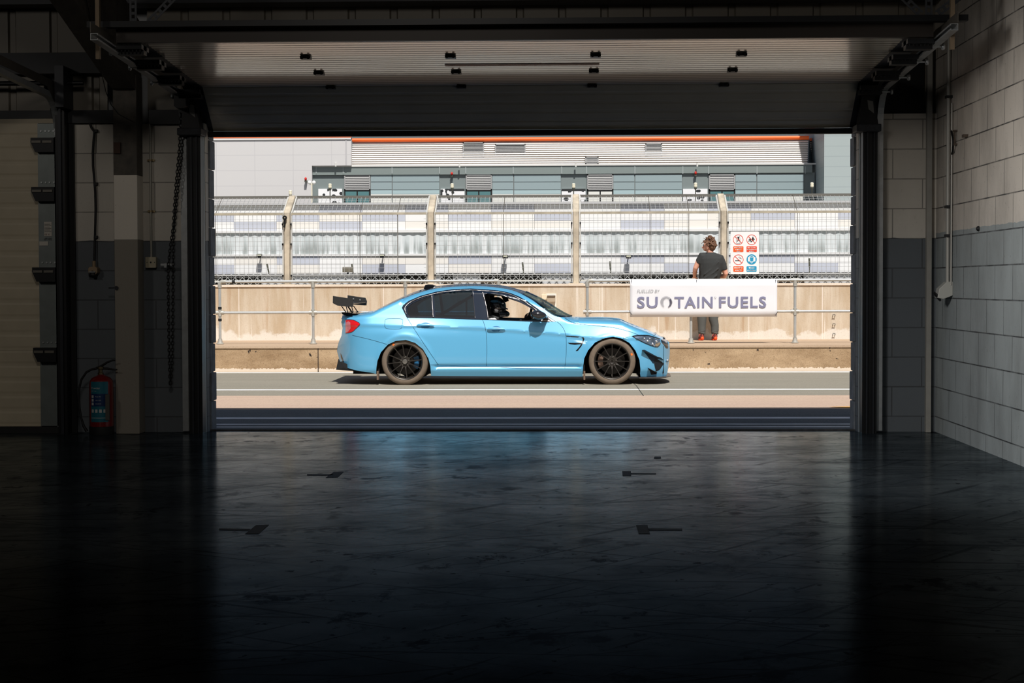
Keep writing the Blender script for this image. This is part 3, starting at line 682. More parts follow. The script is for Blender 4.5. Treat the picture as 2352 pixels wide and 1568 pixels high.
# ---- handrails ----
GALV=mat('galvanised tube',(196,198,196),.38,.45,var=.08,vs=10); FIT=mat('cast fitting',(186,184,176),.5,.4)
RY=28.3
def handrail(pxs,label,x_end=None,elbow='both'):
    xs=[atx(p,RY,700) for p in pxs]; t=thing('handrail',(xs[0],RY,.393),label,'handrail','galvanised handrails on the platform')
    xe=x_end if x_end else xs[-1]; zt,zm=1.412,.905
    w=MB()
    if elbow=='both': pth=[(xs[0],RY,zt-.08),(xs[0],RY,zt-.02),(xs[0]+.02,RY,zt),(xs[0]+.08,RY,zt),(xe-.08,RY,zt),(xe-.02,RY,zt),(xe,RY,zt-.02),(xe,RY,zt-.08)]
    else: pth=[(xs[0],RY,zt-.08),(xs[0],RY,zt-.02),(xs[0]+.02,RY,zt),(xs[0]+.08,RY,zt),(xe,RY,zt)]
    w.tube(pth,.0235,12); w.build('top_rail',GALV,t,smooth=60)
    w=MB(); w.tube([(xs[0],RY,zm),(xe,RY,zm)],.0225,12); w.build('middle_rail',GALV,t,smooth=60)
    for i,x in enumerate(xs):
        w=MB(); w.tube([(x,RY,.40),(x,RY,zt-.02)],.0235,12); w.build('post',GALV,t,smooth=60)
        w=MB(); w.tube([(x-.065,RY,zm),(x+.065 if x<xe else x+.03,RY,zm)],.033,12); w.tube([(x,RY,zm-.06),(x,RY,zm+.05)],.033,12); w.build('fitting',FIT,t,smooth=60); w=MB()
        if 0<i: w.tube([(x-.07,RY,zt),(x+.07 if x<xe-.1 else x,RY,zt)],.032,12); w.tube([(x,RY,zt-.10),(x,RY,zt)],.034,12)
        else: w.tube([(x,RY,zt-.10),(x,RY,zt-.03),(x+.03,RY,zt),(x+.10,RY,zt)],.033,12)
        w.build('fitting',FIT,t,smooth=60)
        w=MB(); w.lathe([(0,0),(.06,0),(.062,.012),(.045,.02),(.036,.06),(.034,.085)],(x,RY,.393),(0,0,1),16); w.build('base_flange',FIT,t,smooth=50)
    return t
HRL=handrail((505,719,931,1145),'galvanised handrail behind the rear of the blue car')
hr=handrail((1349,1587,1826,2064),'galvanised handrail carrying the white banner',x_end=9,elbow='one')
# black tape around the left rail post
x=atx(505,RY,700); w=MB(); w.tube([(x,RY,.96),(x,RY,1.0)],.03,10); w.tube([(x,RY,.77),(x,RY,.81)],.03,10); w.tube([(atx(536,RY,648)-.02,RY,1.412),(atx(536,RY,648)+.03,RY,1.412)],.031,10)
w.build('tape_wrap',BLACK,HRL)
# ---- banner ----
BY=28.235
def B(px,py,Y=BY): x,z=at(px,py,Y); return (x,Y,z)
a=B(1447,643); b=B(1785,727)
t=thing('banner',((a[0]+b[0])/2,BY,b[2]),'wide white banner with grey-violet lettering tied to the handrail','banner')
w=MB(); n=40; vs=[]; fs=[]
for i in range(n+1):
    x=a[0]+(b[0]-a[0])*i/n
    for j in range(7):
        z=b[2]+(a[2]-b[2])*j/6
        yy=BY+.003*math.sin(i*.9)*(1-j/6)+.002*math.sin(j*2+i*.35); vs.append((x,yy,z))
fs=[(i*7+j,(i+1)*7+j,(i+1)*7+j+1,i*7+j+1) for i in range(n) for j in range(6)]
w.add(vs,fs); o=w.build('banner_sheet',mat('banner vinyl',(236,236,240),.45),t,smooth=180)
md=o.modifiers.new('thick','SOLIDIFY'); md.thickness=.0015; md.offset=1
INK=mat('banner violet ink',(132,132,160),.5); INK2=mat('banner grey ink',(120,122,124),.5); TY=BY-.012
def bt(s,x0,x1,y0,y1,m,**kw):
    p=B(x0,y1,TY); q=B(x1,y0,TY); lettering('lettering',s,.2,p,(1,0,0),(0,0,1),m,t,fit=q[0]-p[0],fith=q[2]-p[2],**kw)
bt('FUELLED BY',1463.5,1515.5,665,672.3,INK2,weight=-.003,shear=.25)
bt('SU',1463.5,1510.8,681,707.4,INK,weight=.004,space=1.1)
bt('TAIN',1549,1637,681,706.8,INK,weight=.004,space=1.12)
bt('FUELS',1651.5,1760,680.5,706.8,INK,weight=.004,space=1.12)
bt('()',1640.3,1645,681,685,INK2)
c=B(1530.3,693.5,TY); w=MB(); rr=.097
for k in range(-12,13):
    # diagonal hatch strokes clipped to a swirl: ring on the left, solid crescent on the right
    dx=k*.0118; th=.0018 if k<3 else .0034
    def clip(inside):
        out=[];cur=None
        for i in range(61):
            u=-1+2*i/60; px_=c[0]+dx+u*.075; pz_=c[2]+u*.12
            r_=math.hypot(px_-c[0],pz_-c[2])
            inn=math.hypot((px_-c[0]-.006)/.72,(pz_-c[2]+.012))
            ok=r_<rr and inn>.066+.02*max(0,-(px_-c[0])*6) and not(px_>c[0]-.03 and pz_<c[2]-.05 and px_<c[0]+.03)
            if ok:
                if cur is None: cur=[(px_,pz_)]
                last=(px_,pz_)
            elif cur is not None: out.append((cur[0],last)); cur=None
        if cur is not None: out.append((cur[0],last))
        return out
    for p0_,p1_ in clip(True):
        if math.hypot(p1_[0]-p0_[0],p1_[1]-p0_[1])<.008: continue
        w.quad((p0_[0]-th,TY,p0_[1]),(p0_[0]+th,TY,p0_[1]),(p1_[0]+th,TY,p1_[1]),(p1_[0]-th,TY,p1_[1]))
w.build('emblem',mat('banner emblem ink',(60,60,84),.5),t)
for p,q in (((1446,716),(1452,723)),((1786,716),(1781,724)),((1451,640),(1451,647)),((1600,640),(1600,646)),((1782,640),(1782,646))): MB().tube([B(*p,TY-.004),B(*q,TY-.004)],.004,5).build('tie',DARKM,t)
# ---- debris fence on the pit wall ----
FY=30.46
t=thing('debris_fence',(0,FY,1.365),'tall wire mesh debris fence standing on the concrete pit wall','fence')
PX=(660,990,1323,1662); X=[atx(p,FY,560) for p in PX]; sp=(X[3]-X[0])/3; X=[X[0]-sp]+X+[X[3]+sp]
RUST=mat('rusty galvanised post',(198,186,166),.6,.2,var=.28,vs=5); FR=mat('fence frame',(206,206,202),.5,.3,var=.06); WIRE=mat('fence wire',(176,178,178),.5,.3)
RAILM=mat('weathered fence rail',(176,168,150),.6,.3,var=.2,vs=5)
zb,zt_,yb=2.60,2.925,FY+.63
for x in X:
    w=MB(); pth=[(x,FY,1.37),(x,FY,zb),(x,yb,zt_)]
    for o in (-.05,.05): w.prism([(x+o-.006,FY-.05,1.365),(x+o-.006,FY+.05,1.365),(x+o-.006,FY+.05,zb-.02),(x+o-.006,yb+.02,zt_-.06),(x+o-.006,yb-.03,zt_+.03),(x+o-.006,FY-.05,zb+.02)],(.012,0,0))
    w.prism([(x-.05,FY-.05,1.365),(x-.05,FY-.04,1.365),(x-.05,FY-.04,zb+.012),(x-.05,yb-.03,zt_+.02),(x-.05,yb-.03,zt_+.03),(x-.05,FY-.05,zb+.02)],(.1,0,0))
    w.box(x-.13,x+.13,FY-.1,FY+.1,1.363,1.375); w.build('post',RUST,t)
    for z in (1.5,2.05,2.4):
        for u in (-.085,.062): MB().box(x+u,x+u+.023,FY-.07,FY-.03,z,z+.035).build('clamp',BRK,t)
def bar(w,x0,x1,y,z,h=.03,d=.03): w.box(x0,x1,y-d/2,y+d/2,z-h/2,z+h/2)
meshcut={1:914,3:1582}
for i in range(5):
    x0,x1=X[i]+.075,X[i+1]-.075
    w=MB(); bar(w,x0,x1,yb,zt_,.045,.05); w.build('top_rail',mat('dark top rail',(112,110,104),.6,.3),t)
    w=MB(); bar(w,x0,x1,FY,zb,.04,.05); w.build('bend_rail',RAILM,t)
    w=MB(); bar(w,x0,x1,FY,1.42,.03,.04); w.build('bottom_rail',FR,t)
    for x in (x0,x1): w=MB(); w.box(x-.012,x+.012,FY-.02,FY+.02,1.40,zb); w.prism([(x-.012,FY-.02,zb),(x-.012,FY+.02,zb-.02),(x-.012,yb+.02,zt_-.03),(x-.012,yb-.02,zt_+.01)],(.024,0,0)); w.build('frame',FR,t)
    xc=x1-.03 if i not in meshcut else atx(meshcut[i],FY,560)
    w=MB(); g=.0775; q=.0024; n=int((xc-x0)/g)
    for k in range(1,n+1): x=x0+k*g; w.box(x-q,x+q,FY-.004,FY+.004,1.42,zb)
    z=1.42+g
    while z<zb-.02: w.box(x0,xc,FY-.009,FY-.004,z-q,z+q); z+=g
    if i in meshcut:
        z=1.42+g
        while z<zb-.02: w.box(x1-.05,x1,FY-.009,FY-.004,z-q,z+q); z+=g
    n=int((x1-x0)/g); ux,uz=(yb-FY)/math.hypot(yb-FY,zt_-zb),(zt_-zb)/math.hypot(yb-FY,zt_-zb)
    for k in range(1,n+1):
        x=x0+k*g; w.prism([(x-q,FY-.004,zb),(x-q,FY+.004,zb-.003),(x-q,yb+.004,zt_-.003),(x-q,yb-.004,zt_+.002)],(2*q,0,0))
    for k in range(1,9):
        f=k/9; w.tube([(x0,FY+(yb-FY)*f,zb+(zt_-zb)*f),(x1,FY+(yb-FY)*f,zb+(zt_-zb)*f)],q,4)
    w.build('wire_mesh',WIRE,t)
for px in (496,827,914,1157,1493,1582,1831):
    x=atx(px,FY,560); w=MB(); w.tube([(x,FY-.012,1.40),(x,FY-.012,zb),(x+(0),yb-.012,zt_+.01)],.0055,6); w.build('tie_rod',mat('dark tie rod',(110,106,98),.5,.4),t)
x,z=at(654,500,FY-.09); w=MB(); w.lathe([(.012,-.01),(.04,-.01),(.04,.01),(.012,.01)],(x,FY-.09,z),(0,1,0),14); w.tube([(x+.005,FY-.09,z-.03),(x,FY-.09,z-.12),(x-.015,FY-.09,z-.17)],.014,6); w.build('shackle',BRK,t)
# ---- safety sign ----
SY=FY-.055
def S(px,py,Y=SY-.006): x,z=at(px,py,Y); return (x,Y,z)
t=thing('safety_sign',S(1710,629),'white safety sign with four round symbols on the debris fence','sign')
a,b=S(1678,532,SY),S(1743,629,SY); w=MB(); w.rbox(a[0],b[0],SY-.004,SY,b[2],a[2],.012); w.build('sign_board',mat('sign white',(240,240,240),.4),t)
SR=mat('sign orange red',(226,74,44),.5); SO=mat('sign orange',(232,96,40),.5); SB=mat('sign blue',(34,150,192),.5); SK=mat('sign black',(26,28,30),.5); SWH=mat('sign print white',(245,245,245),.5)
def ring(cx,cy,r,r2,m,name='ring',parent=None,Y=SY-.006):
    c=S(cx,cy,Y); k=1/131.6; w=MB(); n=32; vs=[];fs=[]
    for i in range(n):
        a_=2*math.pi*i/n; vs.append((c[0]+math.cos(a_)*r*k,c[1],c[2]+math.sin(a_)*r*k)); vs.append((c[0]+math.cos(a_)*r2*k,c[1],c[2]+math.sin(a_)*r2*k))
    fs=[(2*i,2*((i+1)%n),2*((i+1)%n)+1,2*i+1) for i in range(n)]
    if r2==0: vs=vs[::2]; fs=[tuple(range(n))]
    w.add(vs,fs); return w.build(name,m,parent or t)
def strokes(name,segs,m,Y=SY-.0065):
    w=MB()
    for x0,y0,x1,y1,th in segs:
        p,q=Vector(S(x0,y0,Y)),Vector(S(x1,y1,Y)); d=(q-p).normalized(); nn=d.cross(Vector((0,1,0)))*(th/131.6/2); w.quad(p-nn,q-nn,q+nn,p+nn)
    return w.build(name,m,t)
O=(1660,510); K=11.2
def zc(x,y): return (O[0]+x/K,O[1]+y/K)
for cx,cy in ((400,452),(745,452),(403,965)):
    x,y=zc(cx,cy); ring(x,y,11.8,10.5,SR)
def zs(name,segs,m,Y): strokes(name,[(*zc(a,b),*zc(c,d),e) for a,b,c,d,e in segs],m,Y)
zs('climber_symbol',[(400,380,408,450,2.6),(408,450,375,495,1.8),(405,440,440,490,1.8),(395,405,440,372,1.5),(398,410,380,380,1.4),(350,430,355,545,.5),(440,400,445,545,.5),(350,545,445,545,.5)],SK,SY-.0062)
zs('children_symbol',[(775,378,778,400,2.2),(775,400,780,460,2.8),(780,455,740,500,1.6),(780,460,800,470,1.8),(770,415,745,450,1.3),(785,415,825,450,1.3),(700,425,715,465,2.4),(710,465,665,495,1.6),(715,460,730,515,1.6),(695,430,670,460,1.3),(740,500,728,515,1.3)],SK,SY-.0062)
zs('cigarette_symbol',[(320,990,455,990,1.5),(400,890,425,920,.5),(425,920,470,935,.5),(430,885,490,950,.5)],SK,SY-.0062)
for cx,cy in ((400,452),(745,452),(403,965)): zs('slash',[(cx-85,cy-85,cx+85,cy+80,1.3)],SR,SY-.007)
x,y=zc(745,958); ring(x,y,11.7,0,SB,'blue_disc')
x,y=zc(745,945); ring(x,y,7.6,6.2,SWH,'ear_defender_symbol',Y=SY-.0066)
zs('ear_defender_symbol',[(670,900,670,1010,3.6),(820,900,820,1010,3.6),(690,905,705,1010,.8),(798,905,785,1010,.8),(705,1010,745,1060,.8),(785,1010,745,1060,.8),(690,905,798,910,.8)],SWH,SY-.0068)
for (x0,x1,y0,y1,m,lines) in ((270,535,620,770,SO,('No climbing','on debris','fence')),(612,878,620,770,SR,("No under 16s",'allowed in the','pit lane')),(272,537,1132,1275,SO,('No smoking','or vaping')),(612,872,1132,1275,SB,('Wear ear','protectors'))):
    p=S(*zc(x0,y1)); q=S(*zc(x1,y0)); w=MB(); w.rbox(p[0],q[0],SY-.0062,SY-.0045,p[2],q[2],.008); w.build('caption_plate',m,t)
    n=len(lines); hh=(y1-y0)/(n+.35)
    for k,s in enumerate(lines):
        wd={'fence':90,'pit lane':130,'on debris':150,'or vaping':170,'Wear ear':150,'allowed in the':250}.get(s,210); wd=min(wd,x1-x0-14); cxm=(x0+x1)/2; yb_=y0+(y1-y0)*.12+hh*(k+.72)
        p=S(*zc(cxm-wd/2,yb_),SY-.007); q=S(*zc(cxm+wd/2,yb_-hh*.55),SY-.007)
        lettering('caption_text',s,.1,p,(1,0,0),(0,0,1),SWH,t,weight=.02,fit=q[0]-p[0],fith=q[2]-p[2])
# ---- sockets and staples on the pit wall ----
WY=30.30
def W(px,py,Y=WY): x,z=at(px,py,Y); return x,z
t=thing('power_outlet_board',(W(1262,700)[0],WY,W(1262,712)[1]),'white board with small and large outlet boxes on the pit wall','socket')
def wb(name,x0,x1,y0,y1,d0,d1,m,bev=.004):
    a_=W(x0,y0);b_=W(x1,y1); MB().box(a_[0],b_[0],WY-d1,WY-d0,b_[1],a_[1]).build(name,m,t,bevel=bev)
wb('back_board',1255,1278,674.5,712,-.02,.02,mat('board white',(232,228,216),.6))
wb('small_box',1244,1255.5,676,688,-.02,.08,mat('cream box',(228,214,186),.5))
wb('outlet_box',1256.5,1276,679,693,.02,.10,mat('grey outlet',(176,160,138),.5)); wb('outlet_lid',1257,1275.5,678,680.5,.02,.12,mat('grey outlet lid',(120,110,98),.5))
wb('blue_button',1264,1268.5,698,703,.02,.03,mat('blue button',(110,150,190),.5))
for k,py in enumerate((723,744,766.5)):
    x,z=W(1915,py); w=MB(); w.tube([(x-.018,30.33,z-.02),(x-.018,30.28,z-.02),(x-.018,30.27,z+.008),(x+.018,30.27,z+.008),(x+.018,30.28,z-.02),(x+.018,30.33,z-.02)],.006,6)
    w.build('wall_staple',BRK,label=('uppermost','middle','lowest')[k]+' of three small black staples at the right end of the pit wall',cat='staple',group='black staples on the pit wall')
# ================= grandstand across the track =================
GY=60.0
def G(px,py,Y=GY): x,z=at(px,py,Y); return x,z
PW=mat('panel white',(238,238,238),.5); PC=mat('panel cream',(236,232,226),.5); PG=mat('panel lavender grey',(196,200,212),.5)
XA=atx(537.4,GY,560); PP=(atx(1925,GY,560)-XA)/14
zrow=[(G(1300,y)[1]) for y in (468.5,487,506.5,527)]; zrow2=[G(1300,y)[1] for y in (586,605.5,626.5)]
rowsA=['WWWGWGWGWWGWGWWWGW','GWGCGWGWGWWWCGWGWG','WGCGWCWCCWGCCCWCGW']; rowsB=['WCGWCCGWWWGWGGWWGW','GWCWGWCWGWWGWWGWWG']
t=thing('grandstand_front',(0,GY,0),'white and lavender chequered grandstand front across the track, behind the mesh fence','grandstand')
w=MB()
for rows,zz in ((rowsA,zrow),(rowsB,zrow2)):
    for r,row in enumerate(rows):
        for k,ch in enumerate(row):
            x0=XA+(k-1)*PP; 
            w.box(x0+.004,x0+PP-.004,GY,GY+.06,zz[r+1]+.004,zz[r]-.004,m='WCG'.index(ch))
xL,xR=XA-PP*4,XA+PP*18
w.box(xL,XA-PP,GY,GY+.06,zrow[3],zrow[0],m=0); w.box(xL,XA-PP,GY,GY+.06,zrow2[2],zrow2[0],m=0)
w.build('chequered_panels',[PW,PC,PG],t)
zc0,zc1=G(1300,582)[1],G(1300,531.5)[1]
m,nt,b=new_mat('weathered clear corrugated sheet'); p=pos(nt); s=N(nt,'ShaderNodeSeparateXYZ'); L(nt,p,s.inputs[0])
f=noise(nt,p,2.3,4,.7,map=(1.6,1,.10)); hgt=ramp(nt,mth(nt,'ADD',mth(nt,'SUBTRACT',mth(nt,'MULTIPLY',noise(nt,p,1.9,3,.7,map=(1.2,1,.1)),.9),mth(nt,'SUBTRACT',s.outputs[2],zc0)),.05),[(.0,0.0),(.35,1.0)])
col=mixc(nt,ramp(nt,f,[(.4,0.0),(.62,1.0)]),lin((200,208,210)),lin((222,226,228)))
col=mixc(nt,mth(nt,'MULTIPLY',mth(nt,'MULTIPLY',hgt,ramp(nt,f,[(.42,1.0),(.56,0.0)])),.8),col,lin((138,144,142)))
L(nt,col,b.inputs['Base Color']); b.inputs['Roughness'].default_value=.35
w=MB(); vs=[]; fs=[]; n=int((xR-xL)/.06)
for i in range(n+1):
    x=xL+.06*i; y=GY+.02+.012*math.sin(x*20); vs+= [(x,y,zc0),(x,y,zc1)]
w.add(vs,[(2*i,2*i+2,2*i+3,2*i+1) for i in range(n)]); w.build('corrugated_screen',m,t,smooth=180)
w=MB(); w.box(xL,xR,GY-.05,GY+.1,zc1-.01,G(1300,527)[1]); w.box(xL,xR,GY-.05,GY+.1,G(1300,586)[1],zc0+.01); w.build('ledge',mat('ledge white',(226,226,226),.5),t)
w=MB(); w.box(xL,xR,GY-.12,GY+.25,zrow[0],G(1300,464)[1]); w.build('coping',mat('coping grey',(186,186,188),.6),t)
MB().box(xL,xR,GY+.06,GY+.3,0,zrow[0]).build('wall_core',mat('stand core',(170,170,170),.8),t)
MB().box(xL,xR,GY+.3,72.3,3.9,4.05).build('terrace_deck',mat('terrace grey',(150,150,150),.8),t)
# low barrier with diamond mesh in front of the stand
BYY=58.6; t=thing('tyre_barrier',(0,BYY,0),'low barrier of dark and pale blocks behind diamond mesh, at the grandstand foot','barrier')
z0,z1=1.0,G(1300,628,BYY)[1]
segs=[(430,603,1),(603,660,0),(660,830,0),(830,985,1),(985,1015,0),(1015,1042,1),(1042,1105,0),(1105,1180,1),(1180,1245,1),(1245,1420,0),(1420,1600,1),(1600,1672,0),(1672,1845,1),(1845,2010,0)]
w=MB()
for a_,b_,k in segs: w.box(atx(a_,BYY+.3,640),atx(b_,BYY+.3,640),BYY+.05,BYY+.35,.0,z1-.03,m=k)
w.build('barrier_blocks',[mat('pale barrier block',(186,188,192),.7),mat('black tyre rubber',(34,32,28),.9)],t)
w=MB(); xa,xb=atx(430,BYY,640),atx(2010,BYY,640); g=.125
k=0; x=xa
while x<xb:
    z=z0
    while z<z1-.05:
        s_=g if ((round((z-z0)/g)+round((x-xa)/g))%2==0) else 0
        p0=(x,z+ (0 if s_ else g)); p1=(x+g,z+(g if s_ else 0))
        d=.012; w.add([(p0[0],BYY,p0[1]-d),(p1[0],BYY,p1[1]-d),(p1[0],BYY,p1[1]+d),(p0[0],BYY,p0[1]+d),(p0[0],BYY+.02,p0[1]-d),(p1[0],BYY+.02,p1[1]-d),(p1[0],BYY+.02,p1[1]+d),(p0[0],BYY+.02,p0[1]+d)],[(0,1,2,3),(7,6,5,4),(0,4,5,1),(3,2,6,7)])
        z+=g
    x+=g
w.build('diamond_mesh',mat('barrier mesh',(190,192,192),.5,.3),t)
MB().box(xa,xb,BYY-.03,BYY+.05,z1-.04,z1).build('top_bar',mat('barrier bar',(200,200,200),.5,.3),t)
# ---- flood lights on the stand ----
def flood(px,py,i):
    x,z=G(px,py,GY); t=thing('floodlight',(x,GY,z-.1),('leftmost black','second black','third black','rightmost black')[i]+' box floodlight on the chequered stand front','light','floodlights on the stand')
    MB().box(x-.09,x+.09,GY-.34,GY-.20,z-.06,z+.07).build('lamp_body',BRK,t,bevel=.01)
    MB().box(x-.075,x+.075,GY-.345,GY-.34,z+.0,z+.05).build('lamp_glass',mat('flood glass',(200,200,180),.2),t)
    MB().box(x-.02,x+.02,GY-.2,GY,z-.02,z+.02).build('arm',BRK,t)
for i,(a_,b_) in enumerate(((599,588),(880,588),(1161,590),(1443,590))): flood(a_,b_,i)
for i,(a_,b_,a2,b2) in enumerate(((613.5,606,617.5,627),(808,606,811,627),(1200,602,1202,620),(1401,600,1402,619),(1859,593,1859.5,613))):
    p=G(a_,b_,GY-.6); q=G(a2,b2,GY-.6); w=MB(); w.tube([(p[0],GY-.6,p[1]),(q[0],GY-.6,q[1])],.028,8); w.tube([(q[0],GY-.6,q[1]),(q[0]+.01,GY-.6,0)],.016,8)
    w.build('marker_pole',mat('marker pole paint',(84,84,72),.6),smooth=50,label='thin dark-tipped pole before the stand, '+('leftmost of five','beside the small grey cabinet','behind the middle of the fence','just left of the man','farthest right of all')[i],cat='pole',group='thin poles before the stand')
a_=G(788,613,GY-.7);b_=G(812,625.5,GY-.7)
t=thing('trackside_cabinet',((a_[0]+b_[0])/2,GY-.7,0),'small grey box on a stem before the stand, above the rear of the car','cabinet')
MB().box(a_[0],b_[0],GY-.9,GY-.7,b_[1],a_[1]).build('cabinet_body',mat('cabinet grey',(104,98,84),.6),t,bevel=.02)
MB().box((a_[0]+b_[0])/2-.03,(a_[0]+b_[0])/2+.03,GY-.83,GY-.77,0,b_[1]).build('stem',DARKM,t)
# ---- terrace lamps ----
LB=mat('lamp cream diffuser',(224,218,196),.3); LK=mat('lamp dark base',(74,76,66),.5)
for i,(px,py) in enumerate(((667,436.5),(758,421),(1038.5,420.5),(1317.5,420.5),(1597.5,419),(1865,418.5))):
    Yl=GY+.2; x,zt2=G(px,py,Yl); k=1/66.4
    t=thing('terrace_lamp',(x,Yl,zt2-17*k),'cream terrace lamp '+('above the leftmost fence post, lowest of all','over the left black and white poster','above the second poster','above the third poster','above the man in the black shirt','at the far right end')[i],'lamp','terrace edge lamps')
    w=MB(); w.lathe([(0,0),(2.6*k,-.4*k),(3.9*k,-1.8*k),(4*k,-4*k),(3.5*k,-5*k),(4*k,-6*k),(4*k,-10*k),(3.4*k,-11*k)],(x,Yl,zt2),(0,0,1),16); w.build('diffuser',LB,t,smooth=60)
    w=MB(); w.lathe([(3.5*k,-11*k),(3.8*k,-12*k),(2.6*k,-15*k),(1.2*k,-17*k),(1.0*k,G(1300,463.6)[1]-zt2)],(x,Yl,zt2),(0,0,1),12); w.build('lamp_base',LK,t,smooth=60)
Yl=62; xa_,za_=G(711,419,Yl); xb_,zb2=G(721,419,Yl); xm=(xa_+xb_)/2
t=thing('twin_globe_lamp',(xm,Yl,4.05),'twin white globe lamp on a slender post left of the terrace posters','lamp')
for x in (xa_,xb_): w=MB(); w.ball((x,Yl,za_),.068,14); w.build('globe',mat('globe white',(250,250,244),.3),t,smooth=180)
w=MB(); w.tube([(xm,Yl,4.05),(xm,Yl,za_-.05)],.026,8); w.tube([(xa_,Yl,za_-.06),(xb_,Yl,za_-.06)],.02,8); w.build('lamp_post',mat('post cream',(226,220,200),.5),t,smooth=60)
# ================= buildings behind the stand =================
HY=75.0
def H(px,py,Y=HY): return at(px,py,Y)
TW=mat('slate teal cladding',(124,134,134),.5); TF=mat('fascia slate',(128,138,136),.45); JT=mat('cladding joint',(158,166,166),.5)
t=thing('clubhouse_building',(0,HY,0),'long building with slate cladding, louvred roof band and orange eaves','building')
xl,xr=H(717,430)[0],H(1893,430)[0]
MB().box(xl,H(1893,400,72.5)[0]-.03,HY,HY+6,0,H(1300,399)[1]).build('wall',TW,t)
MB().box(xl,H(1865,390)[0],HY-.10,HY,H(1300,399.5)[1],H(1300,381)[1]).build('fascia',TF,t)
w=MB()
for px in (727,789,901,1010,1070,1179,1290,1347,1458,1568,1627,1738,1849): x=H(px,390)[0]; w.box(x-.02,x+.02,HY-.115,HY-.1,H(px,399)[1],H(px,382)[1])
w.build('fascia_joint',JT,t)
MB().box(xl,xr,HY-.14,HY,H(1300,381)[1],H(1300,377.5)[1]).build('gutter',mat('gutter pale',(208,206,202),.5),t)
# ribbed upper band leaning back
m_r=mat('ribbed cladding',(222,216,210),.5)
z0,z1=H(1300,377.5)[1],H(1300,322)[1]; w=MB(); nr=11; prof=[]
for i in range(nr):
    for q,d in ((0,0),(.52,.0),(.60,.09),(.94,.09),(.999,0)):
        f=(i+q)/nr; prof.append((HY+.05+.5*f+d,z0+(z1-z0)*f))
xa_,xb_=H(806,350)[0],H(1855,350)[0]; n=len(prof)
w.add([(xa_,y,z) for y,z in prof]+[(xb_+.12*((z-z0)/(z1-z0)),y,z) for y,z in prof],[(i,i+n,i+1+n,i+1) for i in range(n-1)])
w.build('ribbed_band',m_r,t)
MB().box(xa_,xb_+.1,HY+.55,HY+5,z0,z1).build('roof_core',mat('roof core',(170,170,168),.8),t)
w=MB(); w.prism([(xb_,HY+.02,z0),(xb_+.45,HY+1.4,z0),(xb_+.3,HY+1.4,z1),(xb_+.1,HY+.5,z1)],(.03,0,0)); w.build('end_flashing',mat('dark flashing',(86,100,108),.5),t)
# orange eaves
zo0,zo1=H(1300,321.5)[1],H(1300,312.5)[1]; ORG=mat('orange eaves paint',(246,104,30),.4)
w=MB(); cz=(zo0+zo1)/2; rr_=(zo1-zo0)/2; w.prism([(xa_,HY+.5-rr_*.9*math.cos(R(a)),cz+rr_*math.sin(R(a))) for a in range(-90,91,15)]+[(xa_,HY+3,zo1),(xa_,HY+3,zo0)],(xb_+.12-xa_,0,0)); w.build('orange_eaves',ORG,t)
def louvre(x0,x1,y0,y1,n,Y=HY,dep=.08,name='louvre_panel',dz=0):
    a_=H(x0,y0,Y);b_=H(x1,y1,Y); w=MB(); fr=.05
    w.box(a_[0],b_[0],Y-dep,Y-dep+.05,b_[1],b_[1]+fr); w.box(a_[0],b_[0],Y-dep,Y-dep+.05,a_[1]-fr,a_[1]); w.box(a_[0],a_[0]+fr,Y-dep,Y-dep+.05,b_[1],a_[1]); w.box(b_[0]-fr,b_[0],Y-dep,Y-dep+.05,b_[1],a_[1])
    h=(a_[1]-b_[1])/n
    for k in range(n): z=b_[1]+k*h; w.prism([(a_[0],Y-dep+.01,z),(a_[0],Y-dep+.06,z+h*.95),(a_[0],Y-dep+.065,z+h*.95),(a_[0],Y-dep+.02,z)],(b_[0]-a_[0],0,0))
    w.box(a_[0],b_[0],Y-dep+.06,Y,b_[1],a_[1]); w.build(name,mat('louvre grey',(160,160,160),.5),t)
for px in (791,1070,1348.5,1628): louvre(px,px+60,400.5,436.5,9)
louvre(1063,1112,327,363,12,HY+.38,.08); louvre(1137,1207.5,330.5,359,9,HY+.38,.08); louvre(1482,1521,329.5,359,9,HY+.38,.08); louvre(1344,1375,360,377,4,HY+.12,.08)
WG=mat('pale reflecting glass',(150,166,170),.2,coat=.3); WGD=mat('teal glass',(86,128,132),.15,coat=.5); BLD=mat('white blind',(226,226,220),.6); MUL=mat('window mullion',(112,118,118),.5)
def winblock(px0,px1,pm):
    f=MB(); ft=None
    a_=H(px0,400);b_=H(px1,476)
    o=MB().box(a_[0],b_[0],HY-.03,HY,b_[1],a_[1]).build('window_frame',MUL,t)
    for xa,xb in ((px0+1,pm-1),(pm+1,px1-1)):
        for ya,yb2,mm in ((401.5,416.8,WG),(418.8,435,WG),(437,446,mat('lower pale glass',(170,192,196),.2)),(446,468,BLD),(469,473,WG)):
            p=H(xa,ya);q=H(xb,yb2); MB().box(p[0],q[0],HY-.05,HY-.03,q[1],p[1]).build('pane',mm,o)
for k in (0,279,557,837): winblock(851+k,1010+k,901+k)
for i,px in enumerate((791,1070,1348.5,1628)):
    a_=H(px,437);b_=H(px+60,478); d=MB().box(a_[0],b_[0],HY-.05,HY,b_[1],a_[1]).build('terrace_door',mat('black door frame',(24,26,26),.5),t)
    for u0,u1 in ((3,28.5),(31.5,57)):
        p=H(px+u0,440);q=H(px+u1,476); MB().box(p[0],q[0],HY-.07,HY-.05,q[1],p[1]).build('glass',WGD if i!=2 else BLD,d)
w=MB()
for px,py in ((771,378),(1055.5,380),(1322.5,379),(1601.5,378)):
    x,z=H(px,py,HY-.3); w=MB(); w.tube([(x,HY-.3,z-.08),(x,HY-.3,z+.08)],.035,8); w.build('gutter_outlet',WHITE,t)
